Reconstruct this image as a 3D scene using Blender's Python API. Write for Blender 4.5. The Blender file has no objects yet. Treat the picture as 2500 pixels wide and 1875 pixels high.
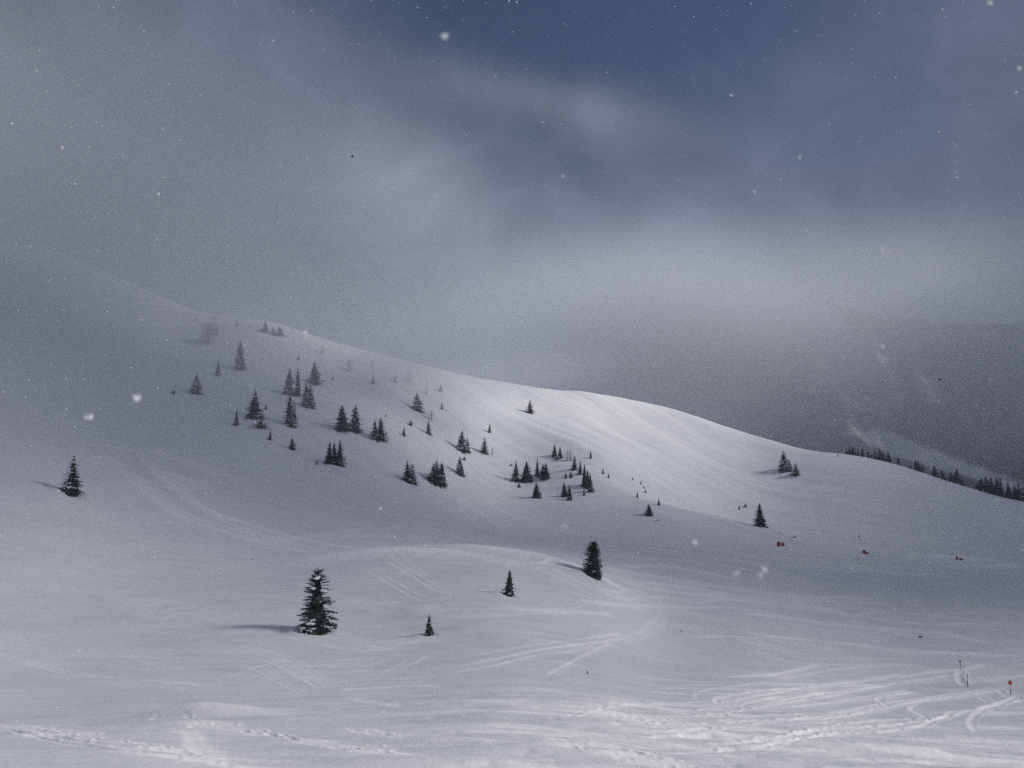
import bpy, math, random
import numpy as np
from mathutils import Vector

# ---------------------------------------------------------------- camera, sky, sun, exposure
scene = bpy.context.scene
COL = scene.collection
W0, H0 = 2500.0, 1875.0
HFOV = math.radians(62.0)
F = (W0 / 2) / math.tan(HFOV / 2)
HORIZON = 1250.0
PITCH = math.atan((HORIZON - H0 / 2) / F)
CP, SP = math.cos(PITCH), math.sin(PITCH)
CAMZ = 1.65
cam_data = bpy.data.cameras.new('camera')
cam = bpy.data.objects.new('camera', cam_data)
COL.objects.link(cam)
cam.location = (0, 0, CAMZ)
cam.rotation_euler = (math.pi / 2 + PITCH, 0, 0)
cam_data.sensor_width = 36
cam_data.angle = HFOV
cam_data.clip_start = 0.05
cam_data.clip_end = 20000
cam_data.dof.use_dof = True
cam_data.dof.focus_distance = 120.0
cam_data.dof.aperture_fstop = 12.0
scene.camera = cam

SUN_EL, SUN_AZ = math.radians(31.0), math.radians(94.0)      # azimuth clockwise from the view direction (+Y)
SUN_DIR = Vector((math.cos(SUN_EL) * math.sin(SUN_AZ), math.cos(SUN_EL) * math.cos(SUN_AZ), math.sin(SUN_EL)))


def view_dir(px, py):
    x, y = (px - W0 / 2) / F, (H0 / 2 - py) / F
    return Vector((x, CP - y * SP, SP + y * CP))


world = bpy.data.worlds.new('World')
scene.world = world
world.use_nodes = True
wn, wl = world.node_tree.nodes, world.node_tree.links
wn.clear()


def wmath(op, a, b=None, c=None, clamp=False):
    n = wn.new('ShaderNodeMath'); n.operation = op; n.use_clamp = clamp
    for i, v in enumerate((a, b, c)):
        if v is None: continue
        if isinstance(v, (int, float)): n.inputs[i].default_value = v
        else: wl.new(v, n.inputs[i])
    return n.outputs[0]


w_tc = wn.new('ShaderNodeTexCoord')
w_dir = w_tc.outputs['Generated']


def wdot(vec):
    n = wn.new('ShaderNodeVectorMath'); n.operation = 'DOT_PRODUCT'
    wl.new(w_dir, n.inputs[0]); n.inputs[1].default_value = vec
    return n.outputs['Value']


def wnoise(scale, detail, stretch=(1, 1, 1), off=(0, 0, 0), dist=0.0):
    m = wn.new('ShaderNodeMapping'); m.inputs['Scale'].default_value = stretch; m.inputs['Location'].default_value = off
    wl.new(w_dir, m.inputs['Vector'])
    n = wn.new('ShaderNodeTexNoise'); n.inputs['Scale'].default_value = scale
    n.inputs['Detail'].default_value = detail; n.inputs['Distortion'].default_value = dist
    wl.new(m.outputs[0], n.inputs['Vector'])
    return n.outputs['Fac']


def wblob(px, py, sx, sy, tilt=0.0, amp=1.0):
    """one soft cloud (or gap) in the sky dome round a bearing"""
    d = view_dir(px, py).normalized()
    r = d.cross(Vector((0, 0, 1))).normalized()
    u = r.cross(d).normalized()
    t = math.radians(tilt)
    r2 = r * math.cos(t) + u * math.sin(t)
    u2 = u * math.cos(t) - r * math.sin(t)
    a = wmath('DIVIDE', wdot(r2), sx / F)
    b = wmath('DIVIDE', wdot(u2), sy / F)
    q = wmath('ADD', wmath('MULTIPLY', a, a), wmath('MULTIPLY', b, b))
    g = wmath('EXPONENT', wmath('MULTIPLY', q, -1.0))
    g = wmath('MULTIPLY', g, wmath('GREATER_THAN', wdot(d), 0.0))
    return wmath('MULTIPLY', g, amp)


def wsum(items):
    s = items[0]
    for i in items[1:]: s = wmath('ADD', s, i)
    return s


sky = wn.new('ShaderNodeTexSky')
sky.sky_type = 'NISHITA'
sky.sun_disc = False
sky.sun_elevation = SUN_EL
sky.sun_rotation = SUN_AZ
sky.altitude = 1900
sky.ozone_density = 3.5
sky.dust_density = 0.3
n_big = wnoise(2.6, 6.0, (1, 1, 1.0), (3.1, 0.4, 1.7), 0.3)
n_mid = wnoise(6.0, 8.0, (1, 1, 1.35), (0.3, 5.4, 2.2), 0.9)
gap = wsum([wblob(1400, -70, 560, 260, -4, 1.35), wblob(1900, 250, 400, 130, -20, 0.30), wblob(1250, 330, 220, 60, -22, 0.22),
            wblob(1650, 420, 420, 70, 0, 0.15)])
cover = wmath('SUBTRACT', wmath('ADD', 0.92, wmath('MULTIPLY', wmath('SUBTRACT', n_big, 0.5), 0.35)), gap)
cover = wmath('ADD', cover, wmath('MULTIPLY', wmath('SUBTRACT', n_mid, 0.5), 0.5))
cover = wmath('ADD', cover, wblob(1330, 240, 330, 85, -12, 0.28), None, True)
puff = wsum([wblob(970, 450, 210, 150, -15, 0.16), wblob(1330, 235, 330, 58, -12, 0.10), wblob(1480, 860, 520, 330, -12, 0.13)])
tone = wsum([wblob(2300, 950, 330, 260, 0, -0.05), wblob(60, 60, 420, 260, 0, -0.03),
             wmath('MULTIPLY', wmath('SUBTRACT', n_mid, 0.5), 0.13), wmath('MULTIPLY', wmath('SUBTRACT', n_big, 0.5), 0.10)])
lum = wmath('ADD', 0.105, tone)
cgrey = wn.new('ShaderNodeCombineColor')
for k_, (shade, lit_) in enumerate(((0.89, 0.96), (1.0, 1.0), (1.60, 1.14))):     # shaded cloud is bluish, sunlit cloud nearly white
    wl.new(wmath('MULTIPLY_ADD', lum, shade, wmath('MULTIPLY', puff, lit_)), cgrey.inputs[k_])
sk = wn.new('ShaderNodeVectorMath'); sk.operation = 'SCALE'
wl.new(sky.outputs[0], sk.inputs[0]); sk.inputs['Scale'].default_value = 0.8
mixw = wn.new('ShaderNodeMix'); mixw.data_type = 'RGBA'
cs = wn.new('ShaderNodeVectorMath'); cs.operation = 'SCALE'
wl.new(cgrey.outputs[0], cs.inputs[0]); cs.inputs['Scale'].default_value = 1 / 0.06
wl.new(cover, mixw.inputs['Factor'])
wl.new(sk.outputs[0], mixw.inputs['A']); wl.new(cs.outputs[0], mixw.inputs['B'])
bg = wn.new('ShaderNodeBackground'); bg.inputs['Strength'].default_value = 0.06
wl.new(mixw.outputs['Result'], bg.inputs['Color'])
wo = wn.new('ShaderNodeOutputWorld')
wl.new(bg.outputs[0], wo.inputs['Surface'])

sun_data = bpy.data.lights.new('sun', 'SUN')
sun_data.energy = 3.5
sun_data.angle = math.radians(15.0)
sun_data.color = (1.0, 0.955, 0.885)
sun = bpy.data.objects.new('sun', sun_data)
COL.objects.link(sun)
sun.rotation_euler = SUN_DIR.to_track_quat('Z', 'Y').to_euler()

vs = scene.view_settings
vs.view_transform = 'Standard'; vs.look = 'None'; vs.gamma = 1.0; vs.exposure = 0.12; vs.use_curve_mapping = False
cy = scene.cycles
cy.max_bounces = 8; cy.diffuse_bounces = 3; cy.volume_bounces = 2; cy.volume_step_rate = 1.4; cy.transparent_max_bounces = 24
cy.use_denoising = False
cy.caustics_reflective = False; cy.caustics_refractive = False

# ---------------------------------------------------------------- helpers
rng = np.random.default_rng(7)


def tag(o, label=None, cat=None, group=None, kind=None):
    if label: o['label'] = label
    if cat: o['category'] = cat
    if group: o['group'] = group
    if kind: o['kind'] = kind
    return o


def mesh_from(name, verts, faces, mat=None, smooth=False):
    me = bpy.data.meshes.new(name)
    me.from_pydata([tuple(map(float, v)) for v in verts], [], faces)
    if smooth:
        me.polygons.foreach_set('use_smooth', [True] * len(me.polygons))
    if mat: me.materials.append(mat)
    me.update()
    return me


def obj(name, me, parent=None):
    o = bpy.data.objects.new(name, me)
    COL.objects.link(o)
    if parent: o.parent = parent
    return o


def material(name, color, rough=0.8, noise=0.0, scale=5.0, bump=0.0):
    m = bpy.data.materials.new(name); m.use_nodes = True
    nt = m.node_tree; b = nt.nodes['Principled BSDF']
    b.inputs['Roughness'].default_value = rough
    b.inputs['Base Color'].default_value = (*color, 1)
    if noise or bump:
        tc = nt.nodes.new('ShaderNodeTexCoord')
        n = nt.nodes.new('ShaderNodeTexNoise'); n.inputs['Scale'].default_value = scale; n.inputs['Detail'].default_value = 4
        nt.links.new(tc.outputs['Object'], n.inputs['Vector'])
        if noise:
            r = nt.nodes.new('ShaderNodeMapRange')
            r.inputs['To Min'].default_value = 1 - noise; r.inputs['To Max'].default_value = 1 + noise
            nt.links.new(n.outputs['Fac'], r.inputs['Value'])
            v = nt.nodes.new('ShaderNodeVectorMath'); v.operation = 'SCALE'
            v.inputs[0].default_value = color
            nt.links.new(r.outputs[0], v.inputs['Scale'])
            nt.links.new(v.outputs[0], b.inputs['Base Color'])
        if bump:
            bp = nt.nodes.new('ShaderNodeBump'); bp.inputs['Strength'].default_value = bump
            nt.links.new(n.outputs['Fac'], bp.inputs['Height']); nt.links.new(bp.outputs[0], b.inputs['Normal'])
    return m


def volume_mat(name, color, density, aniso=0.0):
    m = bpy.data.materials.new(name); m.use_nodes = True
    nt = m.node_tree; nt.nodes.clear()
    out = nt.nodes.new('ShaderNodeOutputMaterial')
    v = nt.nodes.new('ShaderNodeVolumePrincipled')
    v.inputs['Color'].default_value = (*color, 1)
    v.inputs['Density'].default_value = density
    v.inputs['Anisotropy'].default_value = aniso
    nt.links.new(v.outputs[0], out.inputs['Volume'])
    return m


def _hash(ix, iy, seed):
    h = (ix.astype(np.int64) * 374761393 + iy.astype(np.int64) * 668265263 + seed * 1442695041) & 0xffffffff
    h = ((h ^ (h >> 13)) * 1274126177) & 0xffffffff
    return ((h ^ (h >> 16)) & 0xffffff) / float(0xffffff)


def vnoise(x, y, seed=0):
    ix, iy = np.floor(x), np.floor(y)
    fx, fy = x - ix, y - iy
    fx = fx * fx * fx * (fx * (fx * 6 - 15) + 10); fy = fy * fy * fy * (fy * (fy * 6 - 15) + 10)
    a, b = _hash(ix, iy, seed), _hash(ix + 1, iy, seed)
    c, d = _hash(ix, iy + 1, seed), _hash(ix + 1, iy + 1, seed)
    return (a + (b - a) * fx) * (1 - fy) + (c + (d - c) * fx) * fy - 0.5


def fbm(x, y, octaves=4, seed=0, gain=0.5):
    s, amp = 0.0, 1.0
    for k in range(octaves):
        s = s + amp * vnoise(x * 2 ** k + 17.3 * k, y * 2 ** k - 9.1 * k, seed + k)
        amp *= gain
    return s


# ---------------------------------------------------------------- terrain: height profiles (distance, height) along bearings from the viewpoint
def az_of(px):
    d = view_dir(px, HORIZON)
    return math.atan2(d.x, d.y)


def tan_el(px, py):
    d = view_dir(px, py)
    return d.z / math.hypot(d.x, d.y)


PROFILES = {
    -500: [(12, 1890), (25, 1790), (45, 1715), (70, 1660), (90, 1600), (115, 1510), (150, 1400), (200, 1270), (260, 1130), (340, 960), (440, 800), (560, 685), (700, 610)],
    0: [(13, 1875), (25, 1790), (45, 1722), (70, 1680), (88, 1645), (108, 1560), (140, 1460), (180, 1330), (230, 1210), (300, 1070), (400, 900), (500, 775), (600, 675), (700, 595)],
    380: [(13, 1875), (27, 1775), (48, 1708), (72, 1668), (95, 1618), (112, 1560), (140, 1470), (180, 1370), (230, 1280), (300, 1165), (400, 1015), (500, 885), (580, 800), (650, 738)],
    620: [(14, 1875), (28, 1768), (50, 1702), (75, 1655), (97, 1603), (114, 1545), (140, 1458), (175, 1385), (225, 1320), (280, 1245), (360, 1110), (440, 990), (520, 890), (600, 797)],
    900: [(14, 1875), (30, 1755), (50, 1698), (75, 1648), (98, 1595), (118, 1530), (140, 1440), (160, 1385), (180, 1352), (205, 1340), (250, 1312), (320, 1225), (400, 1105), (470, 1010), (540, 930), (610, 868)],
    1250: [(14, 1875), (30, 1745), (48, 1690), (72, 1640), (100, 1578), (125, 1500), (150, 1425), (172, 1372), (192, 1352), (230, 1346), (300, 1320), (370, 1278), (430, 1220), (500, 1125), (570, 1030), (640, 947)],
    1450: [(15, 1875), (33, 1750), (55, 1692), (80, 1645), (110, 1580), (140, 1500), (170, 1425), (200, 1398), (240, 1375), (310, 1335), (380, 1280), (430, 1222), (480, 1160), (530, 1110), (590, 1035), (640, 968)],
    1600: [(16, 1875), (36, 1760), (62, 1700), (95, 1645), (130, 1580), (165, 1515), (205, 1455), (255, 1400), (315, 1348), (380, 1288), (415, 1245), (432, 1233), (465, 1238), (500, 1205), (560, 1115), (610, 1045), (645, 994)],
    1850: [(18, 1875), (42, 1768), (70, 1708), (105, 1652), (150, 1585), (200, 1515), (255, 1448), (320, 1388), (375, 1338), (405, 1303), (420, 1292), (455, 1306), (490, 1275), (560, 1180), (605, 1110), (640, 1060)],
    2100: [(20, 1875), (45, 1790), (75, 1740), (115, 1680), (165, 1610), (220, 1540), (290, 1460), (350, 1400), (405, 1345), (440, 1316), (480, 1290), (530, 1220), (570, 1160), (605, 1113)],
    2500: [(24, 1875), (55, 1800), (90, 1742), (126, 1692), (180, 1612), (240, 1535), (310, 1462), (380, 1408), (430, 1374), (480, 1338), (530, 1285), (580, 1221)],
    3000: [(24, 1890), (55, 1815), (100, 1750), (150, 1680), (220, 1590), (310, 1500), (400, 1440), (500, 1390), (600, 1345), (680, 1310)],
}


def hermite(xk, yk, x):
    xk, yk = np.asarray(xk, float), np.asarray(yk, float)
    d = np.diff(yk) / np.diff(xk)
    m = np.zeros_like(yk); m[0], m[-1] = d[0], d[-1]
    h = np.diff(xk)
    m[1:-1] = (d[:-1] * h[1:] + d[1:] * h[:-1]) / (h[1:] + h[:-1])
    i = np.clip(np.searchsorted(xk, x) - 1, 0, len(xk) - 2)
    t = np.clip((x - xk[i]) / h[i], 0, 1)
    t2, t3 = t * t, t * t * t
    return (2 * t3 - 3 * t2 + 1) * yk[i] + (t3 - 2 * t2 + t) * h[i] * m[i] + (-2 * t3 + 3 * t2) * yk[i + 1] + (t3 - t2) * h[i] * m[i + 1]


R = np.concatenate([np.linspace(0.6, 7, 12, endpoint=False), np.geomspace(7, 200, 640, endpoint=False), np.linspace(200, 660, 280, endpoint=False),
                    np.geomspace(660, 4000, 60)])
HALF = math.radians(35)
AZ = np.concatenate([np.linspace(-math.pi, -HALF, 60, endpoint=False), np.linspace(-HALF, HALF, 1120, endpoint=False), np.linspace(HALF, math.pi, 61)])
cols_az, cols_z = [], []
for px, prof in sorted(PROFILES.items()):
    rr = [0.0, 4.0] + [p[0] for p in prof]
    zz = [0.0, -0.75] + [CAMZ + p[0] * tan_el(px, p[1]) for p in prof]
    zt, rt = zz[-1], rr[-1]
    rr += [rt + 60, rt + 200, 1300, 2200, 4200]
    zz += [zt - 4 if zt > 60 else zt - 14, zt - 60, zt * 0.2 - 110, -190, -220]
    cols_az.append(az_of(px)); cols_z.append(hermite(rr, zz, R))
# behind the viewer the slope climbs on
back = 0.16 * R * (1 - np.exp(-R / 20)) * np.where(R < 500, 1, np.exp(-(R - 500) / 1500)) 
for a in (-math.radians(100), math.radians(100)):
    cols_az.append(a); cols_z.append(back * 0.4)
for a in (-math.pi, math.pi):
    cols_az.append(a); cols_z.append(back)
order = np.argsort(cols_az)
cols_az = np.array(cols_az)[order]; cols_z = np.array(cols_z)[order]
d = np.diff(cols_z, axis=0) / np.diff(cols_az)[:, None]
m = np.zeros_like(cols_z); m[0], m[-1] = 0, 0
h = np.diff(cols_az)[:, None]
m[1:-1] = (d[:-1] * h[1:] + d[1:] * h[:-1]) / (h[1:] + h[:-1])
i = np.clip(np.searchsorted(cols_az, AZ, side='right') - 1, 0, len(cols_az) - 2)
t = ((AZ - cols_az[i]) / np.diff(cols_az)[i])[:, None]
t2, t3 = t * t, t * t * t
hi = np.diff(cols_az)[i][:, None]
Z = (2 * t3 - 3 * t2 + 1) * cols_z[i] + (t3 - 2 * t2 + t) * hi * m[i] + (-2 * t3 + 3 * t2) * cols_z[i + 1] + (t3 - t2) * hi * m[i + 1]
X = np.sin(AZ)[:, None] * R[None, :]
Y = np.cos(AZ)[:, None] * R[None, :]
FRESH_LIT = np.zeros_like(Z)


def height(az, r):
    fa = np.interp(az, AZ, np.arange(len(AZ))); fr = np.interp(r, R, np.arange(len(R)))
    a0 = np.clip(np.floor(fa).astype(int), 0, len(AZ) - 2); r0 = np.clip(np.floor(fr).astype(int), 0, len(R) - 2)
    ta, tr = fa - a0, fr - r0
    return (Z[a0, r0] * (1 - ta) + Z[a0 + 1, r0] * ta) * (1 - tr) + (Z[a0, r0 + 1] * (1 - ta) + Z[a0 + 1, r0 + 1] * ta) * tr


RS = np.concatenate([np.linspace(5, 200, 1600), np.linspace(200.2, 900, 3500)])


def ground(px, py, rmin=5.0):
    """the point of the ground seen at a pixel of the photograph"""
    dv = view_dir(px, py); hd = math.hypot(dv.x, dv.y); az = math.atan2(dv.x, dv.y)
    zt = height(np.full(len(RS), az), RS)
    zr = CAMZ + RS * dv.z / hd
    hit = np.nonzero((zt >= zr) & (RS >= rmin))[0]
    r = RS[hit[0]] if len(hit) else RS[np.argmax(np.where(RS > 150, zt / RS, -9))]
    return Vector((math.sin(az) * r, math.cos(az) * r, float(height(np.array([az]), np.array([r]))[0])))


def poly_dist(pts, pad):
    """distance of nearby terrain vertices to a polyline on the ground, with the side's sign"""
    P = np.array([(p.x, p.y) for p in pts])
    lo, hi_ = P.min(0) - pad, P.max(0) + pad
    sel = np.nonzero((X > lo[0]) & (X < hi_[0]) & (Y > lo[1]) & (Y < hi_[1]))
    x, y = X[sel], Y[sel]
    best = np.full(len(x), 1e9); side = np.ones(len(x)); along = np.zeros(len(x)); acc = 0.0
    for a, b in zip(P[:-1], P[1:]):
        ab = b - a; L = math.hypot(*ab) + 1e-6
        u = np.clip(((x - a[0]) * ab[0] + (y - a[1]) * ab[1]) / (L * L), 0, 1)
        dx, dy = x - a[0] - u * ab[0], y - a[1] - u * ab[1]
        dd = np.hypot(dx, dy); k = dd < best
        best[k] = dd[k]; side[k] = np.sign(ab[0] * dy - ab[1] * dx)[k]; along[k] = (acc + u * L)[k]
        acc += L
    return sel, best, side, along, acc


# broad relief: spurs and hollows of the far slope
SPUR = [ground(*p) for p in ((1080, 945), (1180, 1005), (1330, 1075), (1460, 1130), (1570, 1200))]
sel, dd, side, _, _ = poly_dist(SPUR, 260)
Z[sel] += 9.0 * np.exp(-np.sqrt(dd ** 2 + 5 ** 2) / 40.0)
RIDGE2 = [ground(*p) for p in ((690, 822), (800, 862), (930, 925))]
sel, dd, side, _, _ = poly_dist(RIDGE2, 140)
Z[sel] += 3.0 * np.exp(-np.sqrt(dd ** 2 + 6 ** 2) / 28.0)
RIDGE3 = [ground(*p) for p in ((180, 640), (330, 720), (470, 790))]
sel, dd, side, _, _ = poly_dist(RIDGE3, 160)
Z[sel] += 4.0 * np.exp(-np.sqrt(dd ** 2 + 8 ** 2) / 35.0)
far = np.clip((R - 180) / 150, 0, 1)[None, :]
Z += far * (3.5 * fbm(X / 90.0, Y / 90.0, 3, 11) + 1.7 * fbm((X * 0.70 - Y * 0.71) / 110.0, (X * 0.71 + Y * 0.70) / 26.0, 2, 23) + 0.6 * fbm((X * 0.70 - Y * 0.71) / 60.0, (X * 0.71 + Y * 0.70) / 7.0, 2, 27)) * np.where(R < 900, 1, 3)[None, :]
near = np.clip((R - 10) / 40, 0, 1)[None, :]
Z += near * (1 - far) * (1.1 * fbm(X / 30.0, Y / 22.0, 3, 31))

# wind ripples and old ski marks: long low waves across the fall line
un = np.clip((R - 6) / 10, 0, 1)[None, :] * np.clip((520 - R) / 200, 0.25, 1)[None, :]
rip = fbm((X + 0.25 * Y) / 14.0, (Y - 0.15 * X) / 2.2, 4, 41, 0.6)
Z += un * 0.05 * fbm((X + 0.1 * Y) / 5.0, (Y + .2 * X) / 0.9, 3, 47, 0.6)
Z += un * 0.26 * rip * (0.4 + 1.2 * np.clip(fbm(X / 45.0, Y / 45.0, 2, 43) + 0.35, 0, 1))
# chopped snow at lower right and along the near rim
chop = np.clip((75 - R) / 45, 0, 1)[None, :] * np.clip((R - 5) / 8, 0, 1)[None, :] * np.clip((AZ + 0.22) / 0.30, 0, 1)[:, None]
Z += chop * (0.17 * fbm((X + 0.2 * Y) / 3.4, Y / 1.3, 4, 53, 0.55) + 0.05 * np.abs(fbm(X / 0.9, Y / 0.6, 3, 57)))
FRESH_LIT += chop * np.clip(fbm((X + 0.3 * Y) / 7.0, Y / 1.1, 4, 61, 0.6) * 2.4 + 0.05, 0, 1) * 0.75


def z6(*p): return [(1500 + a * .452, 1300 + b * .452) for a, b in p]
def z7(*p): return [(a * .452, 1300 + b * .452) for a, b in p]
def z5(*p): return [(600 + a * .4069, 1300 + b * .4069) for a, b in p]
def z0(*p): return [(a * .226, 950 + b * .226) for a, b in p]
def fv(*p): return [(a * 1.1302, b * 1.1302) for a, b in p]


TRACKS = [  # (pixels of the photograph, half width m, height m, whitening for new snow and sunlit ridges)
    (z6((-300, 1040), (0, 1040), (500, 1030), (1000, 1010), (1200, 1000), (1470, 950), (1650, 915), (1850, 888), (2060, 860), (2090, 862), (2140, 895)), .28, .22, 1.0),
    (z6((170, 1125), (400, 1150), (600, 1145), (850, 1120), (1000, 1090), (1150, 1065), (1300, 1055), (1700, 1020), (1850, 975), (2050, 940), (2160, 895), (2230, 915)), .38, .26, 1.0),
    (z6((870, 1140), (1100, 1105), (1340, 1070)), .25, .18, .9),
    (z6((570, 935), (545, 905), (620, 885), (850, 853), (1000, 848)), .3, .16, .7),
    (z6((420, 995), (650, 970), (830, 940), (960, 915), (1080, 900)), .35, .2, .9),
    (z6((1480, 945), (1420, 900), (1500, 880), (1650, 860)), .3, .18, .6),
    (z6((1700, 1010), (1600, 960), (1640, 925)), .3, .18, .6),
    (z6((180, 1110), (330, 1103), (440, 1110), (560, 1100)), .25, .16, .7),
    (z6((0, 1075), (300, 1080), (600, 1050)), .25, .15, .6),
    (z6((1150, 830), (1400, 825), (1600, 805), (1750, 785), (1860, 765)), .35, .14, .6),
    (z6((-400, 1115), (-200, 1140), (0, 1165), (200, 1215), (420, 1260)), .25, .16, .9),
    (z6((1900, 1060), (2000, 1050), (2212, 1068)), .3, .16, .7),
    (z6((1960, 1090), (1920, 1040), (1930, 1000), (2050, 960)), .3, .15, .5),
    (z6((-200, 1000), (60, 935), (300, 960), (420, 995)), .3, .14, .5),
    (z6((200, 840), (500, 845), (900, 850), (1180, 855)), .4, .14, .6),
    (z6((1880, 740), (1870, 790), (1900, 830)), .8, .3, .5),
    (z7((-100, 1040), (0, 1060), (200, 1095), (450, 1130), (700, 1160), (950, 1190), (1100, 1215), (1400, 1235), (1700, 1250)), .22, .16, 1.0),
    (z7((950, 1060), (1100, 1050), (1300, 1075), (1500, 1105), (1800, 1155), (2100, 1190), (2250, 1205)), .22, .16, 1.0),
    (z7((960, 1055), (1030, 1100), (1060, 1160), (1110, 1200)), .3, .05, .6),
    (z7((-50, 1035), (0, 1040), (300, 1070), (690, 1115)), .14, .10, .7),
    (z7((1900, 1060), (2000, 1085), (2212, 1105)), .25, .14, .8),
    (z7((0, 700), (200, 720), (430, 775), (760, 795), (1180, 835)), .5, .10, .35),
    (z7((1850, 895), (2000, 915), (2212, 950)), .3, .10, .6),
    (z5((1530, 120), (1680, 160), (1800, 150), (1950, 210), (2100, 280), (2212, 320)), .5, .2, .6),
    (z5((1650, 130), (1830, 150), (1960, 195), (2120, 262)), .4, .15, .5),
    (z5((860, 170), (1000, 250), (1150, 340), (1300, 370)), .4, .12, .3),
    (z5((1240, 810), (1400, 780), (1600, 740), (1800, 700), (2000, 675), (2212, 650)), .5, .14, .45),
    (z5((1690, 645), (1900, 665), (2100, 680)), .4, .1, .35),
    (z5((1800, 865), (1900, 810), (2050, 730), (2212, 660)), .38, .10, .3),
    (z5((250, 620), (450, 670), (700, 710), (930, 690)), .5, .12, .35),
    (z5((0, 830), (200, 780), (500, 770), (800, 760)), .4, .10, .3),
    (z5((560, 950), (800, 930), (1000, 920), (1200, 930)), .4, .10, .35),
    (z5((980, 430), (1200, 500), (1500, 500), (1900, 480)), .4, .10, .3),
    (z5((0, 740), (150, 770), (300, 850), (450, 930)), .5, .12, .35),
    (z5((750, 830), (850, 830), (1000, 790), (1100, 740)), .4, .08, .25),
    (z6((-300, 130), (0, 240), (130, 285), (300, 320), (600, 355), (900, 400), (1200, 430), (1600, 490), (2200, 490)), .6, .16, .4),
    (z6((-200, 160), (0, 200), (200, 230), (500, 280), (800, 330), (1100, 350), (1500, 360)), .6, .14, .35),
    (z6((0, 300), (150, 350), (300, 345)), .5, .14, .4),
    (z6((100, 75), (400, 110), (900, 175), (1500, 200)), .7, .12, .3),
    (z6((260, 360), (250, 450), (150, 545), (0, 590)), .38, .10, .25),
    (z6((700, 610), (900, 690), (1100, 710), (1500, 720)), .5, .12, .3),
    (z6((800, 540), (1000, 600), (1200, 640)), .6, .14, .35),
    (z0((1400, 920), (1600, 1000), (1800, 1060), (2000, 1080)), .6, .14, .35),
    (z0((1750, 880), (2000, 970), (2212, 1050)), .6, .14, .35),
    (z0((1600, 640), (1900, 740), (2212, 830)), .6, .12, .25),
    (z0((850, 690), (1000, 730), (1250, 760)), .6, .12, .2),
    (fv((300, 985), (430, 1090), (560, 1140), (680, 1170), (790, 1185), (1000, 1180), (1100, 1185), (1200, 1205), (1280, 1240)), .7, .16, .4),
    (fv((250, 1290), (340, 1320), (420, 1310), (520, 1340)), .5, .1, .2),
    (fv((690, 1165), (860, 1155), (1000, 1172)), .6, .12, .3),
]
tr_rnd = random.Random(3)
EXTRA = []
for pix, w, amp, fresh_lit in TRACKS:
    n_copy = 3 if .4 <= w <= .7 else (2 if w < .4 and len(pix) > 4 else 0)
    for k in range(n_copy):
        oy = tr_rnd.choice((-1, 1)) * tr_rnd.uniform(5, 24); ox = tr_rnd.uniform(-70, 70); sl = tr_rnd.uniform(-.03, .03)
        EXTRA.append(([(a_ + ox, b_ + oy + sl * (a_ - pix[0][0]) + tr_rnd.uniform(-3, 3)) for a_, b_ in pix], w * tr_rnd.uniform(.3, .5), amp * .7, fresh_lit * tr_rnd.uniform(.4, .9)))
# more faint old lines down the bowl, the floor and the near right
for k in range(46):
    zone = k % 3
    x0_ = tr_rnd.uniform(*((1100, 2300), (200, 1500), (1300, 2450))[zone]); y0_ = tr_rnd.uniform(*((1350, 1560), (1280, 1640), (1620, 1800))[zone])
    L_ = tr_rnd.uniform(180, 520); sl = tr_rnd.uniform(*((.02, .18), (.05, .3), (-.14, .03))[zone]); cv = tr_rnd.uniform(-.05, .06)
    EXTRA.append(([(x0_ + L_ * u_, y0_ + L_ * (sl * u_ + cv * math.sin(3.1 * u_)) + tr_rnd.uniform(-2, 2)) for u_ in (0, .2, .4, .6, .8, 1)], tr_rnd.uniform(.12, .26), (.08, .04, .10)[zone], tr_rnd.uniform(.3, .8) * (.6, .28, 1)[zone]))
TRACKS = [(p_, w_ * (.55 if w_ >= .4 else .6), a_, f_) for p_, w_, a_, f_ in TRACKS] + EXTRA
for pix, w, amp, fresh_lit in TRACKS:
    # densify so that the line lies on the ground
    pts = []
    ctl = [pix[0]] + list(pix) + [pix[-1]]
    for k in range(1, len(ctl) - 2):
        p0_, p1_, p2_, p3_ = (np.array(ctl[k + q_], float) for q_ in (-1, 0, 1, 2))
        for u_ in np.linspace(0, 1, 8, endpoint=False):
            pts.append(tuple(0.5 * (2 * p1_ + (p2_ - p0_) * u_ + (2 * p0_ - 5 * p1_ + 4 * p2_ - p3_) * u_ ** 2 + (3 * p1_ - p0_ - 3 * p2_ + p3_) * u_ ** 3)))
    pts.append(pix[-1])
    pts = [ground(*p) for p in pts]
    good = [pts[0]]
    for p in pts[1:]:
        if (p - good[-1]).length < 90: good.append(p)
    if len(good) < 2: continue
    sel, dd, side, along, L = poly_dist(good, max(4 * w, 0.02 * good[0].length))
    wob = 0.9 + 0.55 * vnoise(along / 2.6, along * 0 + w * 50, 71)
    fade = np.clip(along / (0.08 * L), 0, 1) * np.clip((L - along) / (0.08 * L), 0, 1)
    rs = np.hypot(X[sel], Y[sel])
    ww = np.maximum(w * wob, 0.0042 * rs)
    s = dd * side
    prof = 1.0 * np.exp(-((s - 0.9 * ww) / (0.55 * ww)) ** 2) - 0.7 * np.exp(-((s + 0.4 * ww) / (0.7 * ww)) ** 2) + 0.5 * np.exp(-((s + 1.5 * ww) / (0.5 * ww)) ** 2)
    Z[sel] += 0.45 * amp * np.clip(rs / 130, 0.34, 1) * prof * fade * wob
    FRESH_LIT[sel] = np.maximum(FRESH_LIT[sel], min(1, 1.1 * fresh_lit) * fade * np.exp(-(dd / (1.7 * ww)) ** 2))  # colour whitened along the track: turned-up snow plus sunlight on its ridges

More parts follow.
